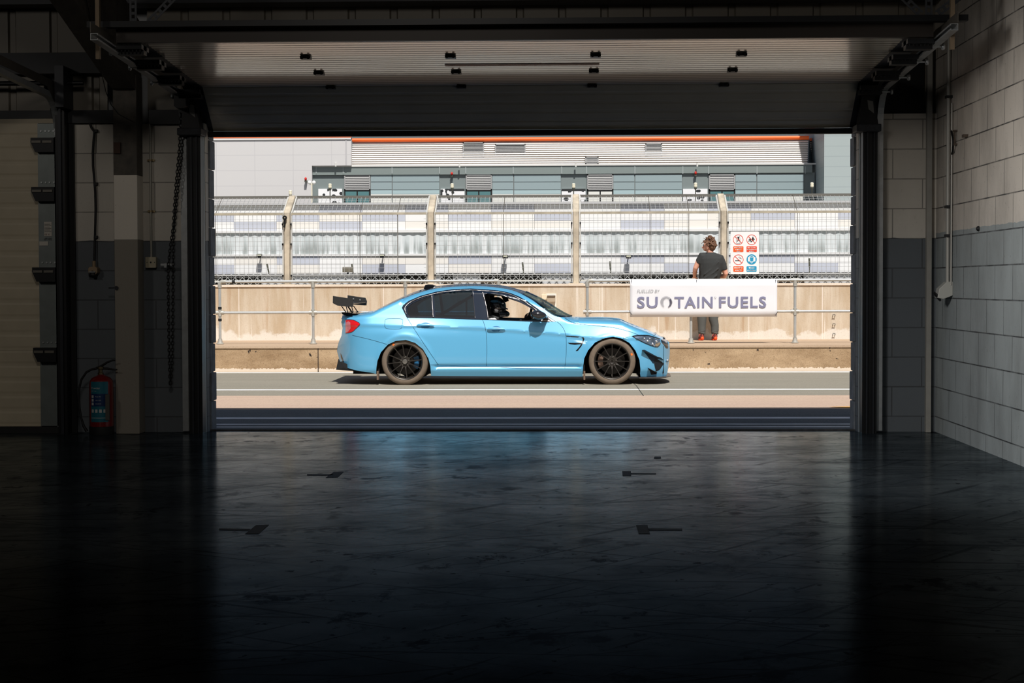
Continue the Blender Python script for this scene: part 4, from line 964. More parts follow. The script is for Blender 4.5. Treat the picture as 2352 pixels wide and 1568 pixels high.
# plain black and white poster panels, generic shapes
for i,(p0_,p1_) in enumerate(((731,786),(1012,1067),(1290,1345),(1569,1625))):
    a_=H(p0_,433.5,HY-.06);b_=H(p1_,474,HY-.06); pw=b_[0]-a_[0]; ph=a_[1]-b_[1]
    d=MB().box(a_[0],b_[0],HY-.06,HY-.02,b_[1],a_[1]).build('poster',mat('poster white',(240,240,242),.5),t)
    rnd=random.Random(i+3); w=MB()
    for k in range((12,16,9,5)[i]):
        cx=a_[0]+pw*rnd.random(); cz=a_[1]-ph*(rnd.random()**1.6)*.9; sx,sz=pw*rnd.uniform(.03,.14),ph*rnd.uniform(.04,.12)
        P=[(min(max(cx+sx*math.cos(q)*rnd.uniform(.6,1.1),a_[0]),b_[0]),HY-.062-k*.0006,min(max(cz+sz*math.sin(q),b_[1]),a_[1])) for q in [j*math.pi/3 for j in range(6)]]
        w.quad(*P)
    if i in (1,2): w.box(a_[0]+pw*(.0 if i==2 else .35),b_[0],HY-.0625,HY-.06,a_[1]-ph*.13,a_[1])
    w.build('poster_print',mat('poster black',(44,46,48),.5),d)
for i,(px,py,Y) in enumerate(((702.5,411,HY-.42),(1038,399,HY-.12),(1597.5,397.5,HY-.12))):
    x,z=H(px,py,Y); tt=thing('alarm_beacon',(x,Y,z-.1),'tiny red alarm beacon '+('left of the twin globe lamp','above the second terrace poster','above the fourth terrace poster')[i],'beacon','red alarm beacons on the clubhouse')
    w=MB(); w.ball((x,Y-.06,z),.07,10,sc=(.8,1,1.1)); w.build('beacon_cap',mat('beacon red',(200,40,30),.4),tt,smooth=180)
    MB().box(x-.05,x+.05,Y-.08,Y+.15,z-.13,z-.06).build('beacon_base',LK,tt)
# left white block (stands forward) and right pale teal block
def panel_mat(name,c,j,px_,pz_,ox,oz,d=.93):
    m,nt,b=new_mat(name); p=pos(nt); s=N(nt,'ShaderNodeSeparateXYZ'); L(nt,p,s.inputs[0])
    fx=mth(nt,'ABSOLUTE',mth(nt,'SUBTRACT',mth(nt,'FRACT',mth(nt,'DIVIDE',mth(nt,'ADD',s.outputs[0],ox),px_)),.5)); fz=mth(nt,'ABSOLUTE',mth(nt,'SUBTRACT',mth(nt,'FRACT',mth(nt,'DIVIDE',mth(nt,'ADD',s.outputs[2],oz),pz_)),.5))
    g=mth(nt,'MAXIMUM',mth(nt,'GREATER_THAN',fx,.5-.012/px_),mth(nt,'GREATER_THAN',fz,.5-.012/pz_))
    L(nt,mixc(nt,g,lin(c),lin(j)),b.inputs['Base Color']); b.inputs['Roughness'].default_value=.45; return m
LY=74.72
t=thing('white_panelled_building',(-12,LY,0),'plain pale grey panelled building with thin orange line along its roof','building')
a_=H(807,380,LY); b_=H(717,470,LY); top=H(600,316.5,LY)[1]
pm=panel_mat('pale wall panels',(206,204,204),(192,190,192),1.66,.66,20.0,.3)
w=MB(); w.box(-32,b_[0],LY,LY+.22,0,top); w.box(b_[0],a_[0],LY,LY+.22,a_[1],top); w.build('wall',pm,t)
MB().box(-32,a_[0],LY-.05,LY+.2,top-.085,top-.01).build('parapet',mat('parapet pale',(222,222,222),.5),t)
MB().box(-32,a_[0],LY-.06,LY+.2,top-.01,H(600,313,LY)[1]).build('orange_line',mat('orange line',(238,120,70),.5),t)
x=H(795,330,LY)[0]; MB().box(x-.03,x+.03,LY-.02,LY,a_[1],top-.1).build('panel_joint',mat('joint grey',(186,184,186),.5),t)
RYY=72.5
t=thing('pale_teal_building',(14,RYY,0),'tall pale teal panelled building at the right edge of the opening','building')
x0=H(1893,400,RYY)[0]
MB().box(x0,x0+9,RYY,RYY+8,0,12).build('wall',panel_mat('pale teal panels',(164,174,174),(150,160,162),30.0,.42,5.0,.1),t)
# side return between the blocks
t=thing('link_building',(13.2,HY+1.2,0),'recessed link with red-orange eaves between clubhouse and pale teal block','building')
xa2,xb2=H(1862,350,HY+1)[0],x0-1.02
w=MB(); w.box(xa2,xb2+1,HY+1.2,HY+4,z0,z1); w.build('ribbed_wall',mat('ribbed side wall',(200,188,182),.5),t)
for i in range(11): z=z0+(z1-z0)*i/11; MB().box(xa2,xb2+1,HY+1.12,HY+1.2,z,z+.05).build('rib',mat('ribbed side wall',(200,188,182),.5),t)
MB().box(xa2,xb2+1,HY+1.05,HY+4,z1,H(1870,312)[1]).build('eaves',ORG,t)
# ================= the blue car =================
CY=24.50                     # y of the car's centre line
CX=atx(1169,CY-.9,882)       # x of the middle of the wheelbase
def cpx(px,py,y=-.90):
    "photograph pixel -> car coordinates (x forward, z up) on the plane y of the car"
    X_,Z_=at(px,py,CY+y); return (X_-CX,Z_)
XRW,XFW=cpx(930,830)[0],cpx(1406,830)[0]; ZW=.306; RT=.318
def sil(L_,y=-.25): return [cpx(a,b,y) for a,b in L_]
# --- outlines taken along the centre line (top) and along the near side (bottom) ---
top_rear=[(789,734),(786.5,727),(786,720),(801,718.5),(823.9,719.0),(857.9,713.5),(865,711.0),(891.8,697.6),(918.6,684.6),(945.4,673.3),(972,664.5),(998.9,658.9)]
top_roof=[(1020,656.3),(1043.6,654.6),(1080,653.6),(1110,654.2),(1141,655.6),(1166.7,659.9),(1187,665.3),(1206.5,670.8)]
top_ws=[(1233,682.9),(1253.5,694.1),(1273.9,707.4),(1294,719.4),(1309.6,726.8)]
top_hood=[(1336.4,728.4),(1372,729.4),(1407.9,730.9),(1425.7,733.0),(1436,737.5),(1461.4,747.9),(1488,757.9),(1506,766.0),(1523.9,775.8),(1531,780)]
front=[(1536.5,786),(1538.2,797),(1538.5,806.5),(1538,814),(1536.5,822),(1535.5,832),(1533.5,846),(1531.5,857),(1529,864)]
OUT_TOP=sil(top_rear+top_roof+top_ws+top_hood); OUT_FRONT=sil(front,-.3)
bot_front=[(1500,866.5),(1472,865.7)]
arch_f=[(1470.6,858),(1471.3,847.9),(1468.8,826.4),(1459.6,805),(1445.4,787),(1425.7,776.4),(1407.9,773.2),(1390,775.8),(1366.8,786),(1350.7,804),(1341.8,822.9),(1339,844),(1338,864.8)]
sill=[(1280,865),(1160,864.5),(1060,863.8),(990,863)]
arch_r=[(989.5,850),(989,840.7),(984.6,822.9),(972,801.4),(954.3,787),(932.9,780.0),(909.6,782.4),(891.8,790.6),(875.7,808.4),(867.7,828),(865,844),(863.8,858.6)]
bot_rear=[(850.7,855.4),(825.7,852.3),(802.5,847.9),(787.3,844.3)]
rear=[(781,833),(775,815),(771.5,806),(774.8,792.5),(779,782),(786,770),(789,752)]
OUT_BOT=[cpx(a,b) for a,b in bot_front+arch_f+sill+arch_r+bot_rear]; OUT_REAR=sil(rear,-.5)
def dens(P,step=.03,closed=False):
    out=[]; n=len(P)
    for i in range(n if closed else n-1):
        a,b=P[i],P[(i+1)%n]; l=math.hypot(b[0]-a[0],b[1]-a[1]); k=max(1,int(round(l/step)))
        out+= [(a[0]+(b[0]-a[0])*j/k,a[1]+(b[1]-a[1])*j/k) for j in range(k)]
    if not closed: out.append(P[-1])
    return out
def crom(P,step=.03):
    "smooth curve through points"
    out=[]; n=len(P)
    for i in range(n-1):
        p0,p1,p2,p3=P[max(i-1,0)],P[i],P[i+1],P[min(i+2,n-1)]
        l=math.hypot(p2[0]-p1[0],p2[1]-p1[1]); k=max(1,int(round(l/step)))
        for j in range(k):
            t=j/k; out.append(tuple(.5*((2*p1[c])+(-p0[c]+p2[c])*t+(2*p0[c]-5*p1[c]+4*p2[c]-p3[c])*t*t+(-p0[c]+3*p1[c]-3*p2[c]+p3[c])*t**3) for c in (0,1)))
    out.append(P[-1]); return out
TOPC=crom(OUT_TOP,.03)
_tx=np.array([p[0] for p in TOPC]); _tz=np.array([p[1] for p in TOPC])
_o=np.argsort(_tx); _tx=_tx[_o]; _tz=_tz[_o]
def ztop(x): return np.interp(x,_tx,_tz)
_fz=np.array([p[1] for p in OUT_FRONT][::-1]); _fx=np.array([p[0] for p in OUT_FRONT][::-1])
_rz=np.array([.0]+[p[1] for p in OUT_REAR]+[.95]); _rx=np.array([OUT_REAR[0][0]]+[p[0] for p in OUT_REAR]+[OUT_REAR[-1][0]])
crease=[cpx(*p) for p in ((770,747.5),(825.7,747),(960,749),(1106,754.3),(1140,757.2),(1247,764.6),(1300.7,769.5),(1345,776),(1420,778))]
_cx=np.array([p[0] for p in crease]); _cz=np.array([p[1] for p in crease])
belt=[cpx(*p) for p in ((780,728),(930,728),(1088,732.5),(1140,734),(1265,738.5),(1400,742))]
_bx=np.array([p[0] for p in belt]); _bz=np.array([p[1] for p in belt])
def sst(a,b,x): t=np.clip((x-a)/(b-a),0,1); return t*t*(3-2*t)
def W(x,z):
    "half width of the body at (x, z) in car coordinates"
    x=np.asarray(x,float); z=np.asarray(z,float)
    w=.895+0*x+0*z
    zc=np.interp(x,_cx,_cz); zb=np.interp(x,_bx,_bz); f=1-sst(2.0+XRW+1.0,2.0+XRW+1.6,x)
    d=zc-z
    w=w+np.where(d<0, d*.30*np.clip(1,0,1), 0)                           # above the crease the door leans in
    w=w-np.where(d>0, .016*(1-np.exp(-d/.012))*np.exp(-d/.10),0)*f        # sharp undercut below it
    w=w-.05*np.clip((z-zb)/.06,0,1)*0
    w=w-np.where(z>zb,(z-zb)*.12,0)                                       # glass leans in more
    lo=np.clip(.42-z,0,1); w=w-.25*lo*lo                                  # lower door tucks under
    # side skirt
    zs=.225; w=w+ .035*sst(zs+.006,zs-.018,z)*sst(XRW+.36,XRW+.46,x)*(1-sst(XFW-.46,XFW-.36,x))-.03*sst(zs+.05,zs+.008,z)*sst(XRW+.36,XRW+.46,x)*(1-sst(XFW-.46,XFW-.36,x))
    w=w-np.clip(.19-z,0,1)*.35
    # wheel arch flares
    for xc,a,wd in ((XRW,.055,.62),(XFW,.045,.58)):
        u=(x-xc)/wd; h=sst(zb+.04,zc-.14,z)
        w=w+a*np.exp(-u*u*1.4)*h
        r=np.hypot(x-xc,z-ZW); w=w+.012*np.exp(-((r-.355)/.030)**2)*(z>.1)
    # plan rounding at nose and tail
    u=np.clip((x-(XFW+.12))/(.86-.12+.0),0,.985); w=w*(1-u**2.5)**(1/1.75)
    u=np.clip(((XRW-.45)-x)/.56,0,.985); w=w*(1-.62*u**2.6)
    # crown at the roof, bonnet and boot edges
    zt=ztop(x); c=np.where(zt>zb+.28,.115,.075); s_=np.clip((z-(zt-c))/c,0,.985)
    w=w*(1-s_**2.4)**(1/2.1)
    return np.maximum(w,.05)
SDS=(-1,1)
def inside(px,pz,poly):
    P=np.array(poly); n=len(P); r=np.zeros(len(px),bool); j=n-1
    for i in range(n):
        xi,zi=P[i]; xj,zj=P[j]
        c=((zi>pz)!=(zj>pz))&(px<(xj-xi)*(pz-zi)/((zj-zi) if zj!=zi else 1e-12)+xi); r^=c; j=i
    return r
def skin(mb,outer,holes=(),off=0.0,step=.028,sides=None,m=None,fun=None,edge=.02):
    "tessellate a polygon of the side view and lay it on the body surface"
    sides=sides or SDS
    loops=[dens(outer,edge,True)]+[dens(h,edge,True) for h in holes]
    vs=[];es=[]
    for l in loops:
        b=len(vs); vs+=l; es+=[(b+i,b+(i+1)%len(l)) for i in range(len(l))]
    A=np.array(loops[0]); x0,z0=A.min(0); x1,z1=A.max(0)
    gx=np.arange(x0+step/2,x1,step); gz=np.arange(z0+step/2,z1,step*.7)
    if len(gx) and len(gz):
        GX,GZ=np.meshgrid(gx,gz); GX=GX+ (np.arange(len(gz))%2)[:,None]*step*.5; gx=GX.ravel(); gz=GZ.ravel()
        ok=inside(gx,gz,loops[0])
        for h in loops[1:]: ok&=~inside(gx,gz,h)
        B_=np.array(vs); gx=gx[ok]; gz=gz[ok]
        if len(gx):
            dm=np.min(np.hypot(gx[:,None]-B_[None,:,0],gz[:,None]-B_[None,:,1]),axis=1); k=dm>min(step,edge)*.45; gx=gx[k]; gz=gz[k]
        vs=vs+list(zip(gx.tolist(),gz.tolist()))
    r=delaunay_2d_cdt([Vector(v) for v in vs],es,[],0,1e-6)
    V=np.array([tuple(v) for v in r[0]]); F=[f for f in r[2]]
    C=np.array([V[list(f)].mean(0) for f in F]); ok=inside(C[:,0],C[:,1],loops[0])
    for h in loops[1:]: ok&=~inside(C[:,0],C[:,1],h)
    F=[f for f,o_ in zip(F,ok) if o_]; wv=(fun or W)(V[:,0],V[:,1])+off
    for sd in sides:
        vv=[(CX+a,CY+sd*w_,b) for (a,b),w_ in zip(V.tolist(),wv.tolist())]
        # triangles wind counter-clockwise in (x,z): seen from -y that faces the viewer
        mb.add(vv,[tuple(f) if sd<0 else tuple(reversed(f)) for f in F],m)
    return loops[0]
def bridge(mb,line,crown=0.0,n=6,off=0.0,m=None):
    "close the body across the car along a line of the outline"
    L_=np.array(line); w_=W(L_[:,0],L_[:,1])+off; vs=[];fs=[]; N_=len(L_)
    for i in range(N_):
        a=L_[max(i-1,0)]; b=L_[min(i+1,N_-1)]; t=b-a; t=t/max(1e-9,np.hypot(*t)); nx,nz=-t[1],t[0]
        for j in range(n+1):
            q=-1+2*j/n; e=crown*(1-q*q); vs.append((CX+L_[i,0]+nx*e*0+ (e*nx if crown else 0),CY+q*w_[i],L_[i,1]+e*nz))
    for i in range(N_-1):
        for j in range(n): fs.append((i*(n+1)+j,(i+1)*(n+1)+j,(i+1)*(n+1)+j+1,i*(n+1)+j+1))
    mb.add(vs,fs,m)
def gap(mb,pts,wd=.005,off=.0012,sides=None,smooth=True):
    sides=sides or SDS
    P=[cpx(*p) for p in pts]; P=crom(P,.02) if smooth else dens(P,.02); A=np.array(P); n=len(A); out=[]
    for i in range(n):
        a=A[max(i-1,0)]; b=A[min(i+1,n-1)]; t=b-a; t=t/max(1e-9,np.hypot(*t)); nn=np.array([-t[1],t[0]])*wd/2; out.append((A[i]-nn,A[i]+nn))
    Q=np.array(out).reshape(-1,2); w_=W(Q[:,0],Q[:,1])+off
    for sd in sides:
        vs=[(CX+a,CY+sd*k,b) for (a,b),k in zip(Q.tolist(),w_.tolist())]
        fs=[(2*i,2*i+2,2*i+3,2*i+1) for i in range(n-1)]
        mb.add(vs,fs if sd>0 else [tuple(reversed(f)) for f in fs])
def tube_on(mb,pts,r,off=.002,sides=None,n=6,closed=False):
    sides=sides or SDS
    P=[cpx(*p) for p in pts]; P=crom(P,.025); A=np.array(P); w_=W(A[:,0],A[:,1])+off
    for sd in sides: mb.tube([(CX+a,CY+sd*k,b) for (a,b),k in zip(A.tolist(),w_.tolist())],r,n,closed=closed)
# ---- materials ----
def paint():
    m,nt,b=new_mat('sky blue car paint'); b.inputs['Base Color'].default_value=lin((100,184,228)); b.inputs['Roughness'].default_value=.36; b.inputs['Specular IOR Level'].default_value=.9
    b.inputs['Coat Weight'].default_value=.8; b.inputs['Coat Roughness'].default_value=.06; b.inputs['Metallic'].default_value=.15
    return m
BLUE=paint()
def glass(name,c,tr,rough=.03):
    m,nt,b=new_mat(name); nt.nodes.remove(b); out=[n for n in nt.nodes if n.type=='OUTPUT_MATERIAL'][0]
    t=N(nt,'ShaderNodeBsdfTransparent'); t.inputs[0].default_value=lin(tr); g=N(nt,'ShaderNodeBsdfGlossy'); g.inputs['Roughness'].default_value=rough; g.inputs[0].default_value=lin(c)
    f=N(nt,'ShaderNodeFresnel'); f.inputs['IOR'].default_value=1.5; mx=N(nt,'ShaderNodeMixShader')
    L(nt,mth(nt,'MINIMUM',mth(nt,'ADD',f.outputs[0],.02),.30),mx.inputs[0]); L(nt,t.outputs[0],mx.inputs[1]); L(nt,g.outputs[0],mx.inputs[2]); L(nt,mx.outputs[0],out.inputs[0]); return m
TINT=glass('tinted side glass',(230,240,250),(78,110,126)); CLEAR=glass('windscreen glass',(230,240,250),(176,196,192)); SUNB=glass('windscreen sun band',(200,210,220),(60,72,86),.1)
CARB=mat('carbon roof',(22,34,52),.25,coat=.6); GBLK=mat('gloss black trim',(12,16,24),.18,coat=.5); MBLK=mat('matt black plastic',(20,21,23),.6)
WELL=mat('wheel well lining',(9,9,10),.9); TYRE=mat('tyre rubber dusty',(112,98,84),.8,var=.12,vs=20,bmp=.2,bs=60); RIM=mat('black alloy',(62,58,54),.36,.55,coat=.2)
PILL=mat('dark window surround',(18,32,50),.12,spec=.4)
car=thing('racing_car',(CX,CY,0),'sky blue four-door saloon race car with black rear wing and black wheels','car')
# ---- window outlines (near side pixels) ----
DLO=[(921.5,707),(924,701),(936.4,691),(963,679.3),(999,669.6),(1034.6,664.3),(1079,662.4),(1120.8,664.8),(1151.4,668.0),(1171.8,673.0),(1192,681.0),(1212.7,693.2),(1233,707.5),(1253.5,722.5),(1268.8,733.0),(1278.5,739.2),(1262,738.6),(1160,734.8),(1088,732.6),(975.7,729.6),(933,728.6)]
QG=[(933.8,706),(945.4,696.2),(968.6,685.7),(987.8,679.4),(992.8,727.2),(941,727.2),(936,722)]
RG=[(994.5,677.6),(1025,671.6),(1055,668.8),(1082,667.8),(1091.5,730.2),(999.5,728)]
FG=[(1111.4,680),(1113,675.4),(1118,673.8),(1140,675.8),(1161,680.6),(1184.6,690.4),(1208,702.0),(1229.3,714.6),(1241,723.5),(1243,737.0),(1222,736.2),(1122,733.2)]
dlo=[cpx(*p) for p in DLO]; qg=[cpx(*p) for p in QG]; rg=[cpx(*p) for p in RG]; fg=[cpx(*p) for p in FG]
# roof rail line: upper edge of the blue on the near side
RAIL=[(862,712.6),(891.8,699.6),(918.6,687.2),(945.4,676.3),(972,667.8),(998.9,662.0),(1020,659.6),(1043.6,658.0),(1080,657.0),(1110,657.6),(1131,659.4),(1161.6,663.6),(1182,669.2),(1197.3,675.8),(1222.9,690.1),(1243.3,705.3),(1261.6,718.6),(1273.9,725.5),(1285,728.6)]
rail=[cpx(*p) for p in RAIL]
i0=OUT_TOP.index(sil([(865,711.0)])[0]); 
hood=sil(top_hood)
boot=OUT_TOP[:i0+1]
rail_up=crom(rail,.03)
body=boot[::1]+rail_up+crom([sil([(1309.6,727.2)])[0]]+hood,.03)+crom(OUT_FRONT,.03)+OUT_BOT+OUT_REAR
# clean ordering: boot (rear to front), rail, bonnet, nose, underside, tail
w=MB(); skin(w,body,[dlo]); BODY=w.build('body_shell',BLUE,car,smooth=40)
w=MB(); bridge(w,crom(OUT_REAR+boot,.03)); bridge(w,crom([sil([(1309.6,727.2)])[0]]+hood,.03)); bridge(w,crom([hood[-1]]+OUT_FRONT,.03)); w.build('deck_panels',BLUE,car,smooth=40)
# bonnet bulge
# roof and screens between rail and outline
iw0=top_rear.index((865,711.0))
tr=sil(top_rear[iw0:]); rf=sil(top_roof); ws=sil(top_ws)
def between(low,up): return low+up[::-1]
cut=lambda a,b:[cpx(*p) for p in RAIL if a<=p[0]<=b]
rearscr=between(cut(850,998.9),crom(tr,.03)); roofp=between(cut(998,1198),crom([tr[-1]]+rf,.03))
wsp=between([cpx(1197.3,675.8)]+[cpx(*p) for p in RAIL if p[0]>1198]+[sil([(1309.6,727.4)])[0]],crom([rf[-1]]+ws,.03))
w=MB(); skin(w,roofp); bridge(w,crom([tr[-1]]+rf,.03),.012); w.build('roof_panel',CARB,car,smooth=40)
w=MB(); skin(w,rearscr); bridge(w,crom(tr,.03),.01); w.build('rear_window',GBLK,car,smooth=40)
w=MB(); skin(w,wsp); bridge(w,crom([rf[-1]]+ws,.03),.02); w.build('windscreen',CLEAR,car,smooth=40)
w=MB(); bridge(w,crom([rf[-1],sil([(1219,676.5)])[0],sil([(1233,682.9)])[0]],.03),.021,off=-.004); w.build('sun_strip',GBLK,car,smooth=40)
# sticker patches on the screen
w=MB()
for a,b,r_ in ((1240,697,5),(1264,716,5)):
    x,z=cpx(a,b,-.5); w.box(CX+x-.03,CX+x+.03,CY-.5,CY-.44,z-.03,z+.02)
# ---- side window trim and panes ----
for SDS in ((-1,),(1,)):
    w=MB(); skin(w,dlo,[qg,rg,fg],off=-.006,step=.03); w.build('window_surround',PILL,car,smooth=40)
for SDS in ((-1,),(1,)):
    w=MB(); skin(w,qg,off=-.012); w.build('quarter_window',TINT,car,smooth=60)
for SDS in ((-1,),(1,)):
    w=MB(); skin(w,rg,off=-.012); w.build('rear_door_window',TINT,car,smooth=60)
BR=mat('satin trim strip',(140,136,136),.38,.8)
for SDS in ((-1,),(1,)):
    w=MB(); tube_on(w,[(932,721),(928.5,709),(931.5,702),(942,693.2),(966,682.4),(1000,673.4),(1036,668.0),(1079,666.2),(1118,668.2),(1149,671.0),(1170,676),(1189,684),(1209,696),(1229,710.2),(1249,724.8),(1262,733.8),(1270,738.5)],.0065); w.build('trim_strip',BR,car,smooth=60)
for SDS in ((-1,),(1,)):
    for L__,r__ in (([(990,679),(994.3,728)],.007),([(1084,667),(1091,730)],.004),([(1107,671),(1116,703),(1121,733)],.008)): w=MB(); tube_on(w,L__,r__); w.build('pillar_strip',BR,car,smooth=60)
for SDS in ((-1,),(1,)):
    w=MB(); tube_on(w,[(934,729),(1000,730),(1088,733),(1160,735.3),(1262,739.2)],.004); w.build('belt_moulding',GBLK,car,smooth=60)
for SDS in ((-1,),(1,)):
    w=MB(); tri=[cpx(*p) for p in ((1246,727),(1251,722.5),(1277,739),(1262,738.2),(1243,737))]; skin(w,tri,off=-.001,step=.02); w.build('mirror_mount',CHROME,car,smooth=60)
# ---- panel gaps ----
GAPM=mat('panel gap shadow line',(18,64,92),.8)
w=MB()
SDS=(-1,1)
gap(w,[(1279,739),(1287,745),(1296,758),(1300.3,776),(1300.6,808),(1297.5,845)])
gap(w,[(1108,733),(1115,755),(1118,782),(1118.5,810),(1117.5,842.5)])
gap(w,[(934,729),(953,757),(977,793),(1007,838)])
gap(w,[(807,770),(847,778.5),(889,790)]); 
gap(w,[(884.5,735),(889,732),(920,732),(924.8,737),(923,750),(919,755),(890,754.5),(884.2,748),(884.5,735)])
gap(w,[(1297,730),(1311,738.5),(1327,743.5),(1372,748.4),(1407,752),(1445,761),(1470,770.5)])
gap(w,[(1428,779),(1443,774),(1455,772)]); gap(w,[(1500,773),(1516,768)])
gap(w,[(989,837),(1007,838),(1117,843),(1200,845.5),(1297,846.5),(1338,847)],.004)
w.build('panel_gap',GAPM,car)
w=MB(); gap(w,[(934,729.3),(1060,731.8),(1262,739.4)],.006,.002); w.build('window_seal',MBLK,car)
# ---- door handles ----
for px,py in ((977,747),(1139.5,755.5)):
    w=MB(); x,z=cpx(px,py)
    for sd in (-1,1):
        y0=float(W(x,z)); pts=[(-.118,.0),(-.09,.004),(-.03,.006),(.03,.006),(.09,.001),(.125,-.004)]
        w.tube([(CX+x+a,CY+sd*(y0+.012),z+b) for a,b in pts],[.008,.018,.020,.018,.013,.004],10)
    w.build('door_handle',BLUE,car,smooth=60)
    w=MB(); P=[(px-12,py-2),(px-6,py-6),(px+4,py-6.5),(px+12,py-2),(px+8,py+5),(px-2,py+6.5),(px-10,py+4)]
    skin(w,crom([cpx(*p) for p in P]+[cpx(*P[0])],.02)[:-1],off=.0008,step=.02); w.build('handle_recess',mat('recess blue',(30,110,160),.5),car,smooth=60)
# ---- side gill behind the front wheel ----
w=MB(); 
P=[(1300.5,770.5),(1334,772.5),(1340,774),(1342.5,778),(1336,794),(1327,805.5),(1322,806),(1330,797),(1335,790),(1320,791.5),(1309,790),(1304,787),(1336,787.3),(1339,778),(1336,775.5),(1301,773)]
for SDS in ((-1,),(1,)): w=MB(); skin(w,[cpx(*p) for p in P],off=.0015,step=.02); w.build('side_gill',GBLK,car,smooth=60)
# ---- lights ----
w=MB(); P=[(789,735.0),(797,734.3),(811,735.6),(820,739.5),(826.3,744.2),(822.5,748),(816,755),(806,762.5),(797,764.5),(789,765.8)]
TL=[cpx(*p) for p in P]
for SDS in ((-1,),(1,)): w=MB(); skin(w,TL,off=.002,step=.02); w.build('tail_light',mat('tail light red lens',(225,14,18),.15,coat=.8),car,smooth=60)
for SDS in ((-1,),(1,)):
    w=MB(); skin(w,[cpx(*p) for p in ((789,742),(797,738),(802,741),(803,754),(797,762),(789,764))],off=.004,step=.02); w.build('tail_lens',mat('tail light pale lens',(216,120,128),.15,coat=.8),car,smooth=60)
for SDS in ((-1,),(1,)):
    w=MB(); tube_on(w,[(789,734.8),(797,734),(811,735.4),(820,739.3),(826.5,744.2),(816,755.2),(806,762.8),(789,766)],.0028); w.build('tail_seal',GBLK,car,smooth=60)
HLG=glass('headlight lens',(240,245,250),(235,240,246))
HL=[(1452.6,772),(1462,770.5),(1482,770),(1493,771.5),(1504,775),(1519,779.5),(1519.5,790),(1513,797.5),(1503,796),(1492,792),(1478,786),(1463,778)]
for SDS in ((-1,),(1,)):
    w=MB(); skin(w,[cpx(*p) for p in HL],off=.0012,step=.02); w.build('headlight_housing',mat('headlight interior',(132,144,158),.35,.2,var=.5,vs=14),car,smooth=60)
for SDS in ((-1,),(1,)):
    w=MB(); skin(w,[cpx(*p) for p in HL],off=.006,step=.03); w.build('headlight_lens',HLG,car,smooth=60)
for SDS in ((-1,),(1,)):
    w=MB(); tube_on(w,HL[:6],.0065,off=.005); tube_on(w,HL[6:]+[HL[0]],.004,off=.005); w.build('headlight_seal',GBLK,car,smooth=60)
LAMPW=mat('headlight reflector',(232,234,238),.1,.8)
for px,py,r_ in ((1480,777.5,.012),(1493,777.5,.009),(1499,790.5,.020),(1487,783.5,.016),(1503,795,.012),(1508,785,.02)):
    x,z=cpx(px,py); y0=float(W(x,z))+.002
    for sd in (-1,1): MB().ball((CX+x,CY+sd*y0,z),r_,10,sc=(1.3,.25,.8)).build('headlight_bulb',LAMPW,car,smooth=180)
for SDS in ((-1,),(1,)):
    w=MB(); skin(w,[cpx(*p) for p in ((1507,790),(1514,789),(1518,786),(1517,793),(1512,797),(1506,795))],off=.004,step=.02); w.build('turn_signal',mat('amber lens',(206,176,140),.2,coat=.5),car,smooth=60)
# ---- grille, intakes, canards, splitter ----
w=MB(); G_=[(1519,780.5),(1525,780),(1531,779.5),(1536,783),(1537.6,789),(1537.8,800),(1535.5,802.5),(1531,800),(1526,793),(1520,786)]
for SDS in ((-1,),(1,)): w=MB(); skin(w,[cpx(*p,-.7) for p in G_],off=.003,step=.015); w.build('kidney_grille',GBLK,car,smooth=60)
gx=XFW+.735
for sd in (-1,1):
    w=MB(); w.tube([(CX+gx+.02,CY+sd*.06,.60),(CX+gx+.0,CY+sd*.26,.60),(CX+gx+.012,CY+sd*.24,.49),(CX+gx+.03,CY+sd*.09,.485)],.010,8,closed=True); w.build('grille_frame',GBLK,car,smooth=60)
    for k in range(9): yy=sd*(.075+.018*k); MB().tube([(CX+gx+.02-.002*k,CY+yy,.595),(CX+gx+.03-.002*k,CY+yy,.49)],.003,5).build('grille_bar',MBLK,car)
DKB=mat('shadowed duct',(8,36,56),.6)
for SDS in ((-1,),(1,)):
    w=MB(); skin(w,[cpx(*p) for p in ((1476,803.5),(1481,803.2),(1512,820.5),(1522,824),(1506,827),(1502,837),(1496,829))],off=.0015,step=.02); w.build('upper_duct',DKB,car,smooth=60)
for SDS in ((-1,),(1,)):
    w=MB(); skin(w,[cpx(*p) for p in ((1506,822),(1529,837),(1518,851),(1509,855),(1506,846),(1503,832))],off=.002,step=.02); w.build('corner_duct',mat('duct black',(12,20,28),.7),car,smooth=60)
for SDS in ((-1,),(1,)):
    w=MB(); skin(w,[cpx(*p) for p in ((1488,844.5),(1494,848),(1512,857),(1509,861),(1497,862),(1494,853))],off=.0025,step=.02); w.build('lower_duct',mat('duct black',(12,20,28),.7),car,smooth=60)
def canard(name,line,d,th,m):
    P=[cpx(*p) for p in line]; P=crom(P,.03); A=np.array(P); w_=W(A[:,0],A[:,1])
    for sd in (-1,1):
        mb=MB()
        n=len(P); vs=[]
        for (a,b),k in zip(P,w_.tolist()):
            vs+=[(CX+a,CY+sd*(k-.01),b-th/2),(CX+a,CY+sd*(k+d),b-th/2+.004),(CX+a,CY+sd*(k+d),b+th/2+.004),(CX+a,CY+sd*(k-.01),b+th/2)]
        fs=[]
        for i in range(n-1):
            for j in range(4): fs.append((i*4+j,i*4+(j+1)%4,(i+1)*4+(j+1)%4,(i+1)*4+j))
        fs+= [(0,1,2,3),tuple((n-1)*4+j for j in (3,2,1,0))]; mb.add(vs,fs); mb.build(name,m,car)
canard('canard',[(1475,804.5),(1488,811),(1500,817),(1510,821),(1520,824),(1526,829)],.055,.008,MBLK)
canard('canard',[(1489,846),(1498,851),(1511,858)],.06,.008,MBLK)
w=MB(); zz=cpx(1500,867)[1]
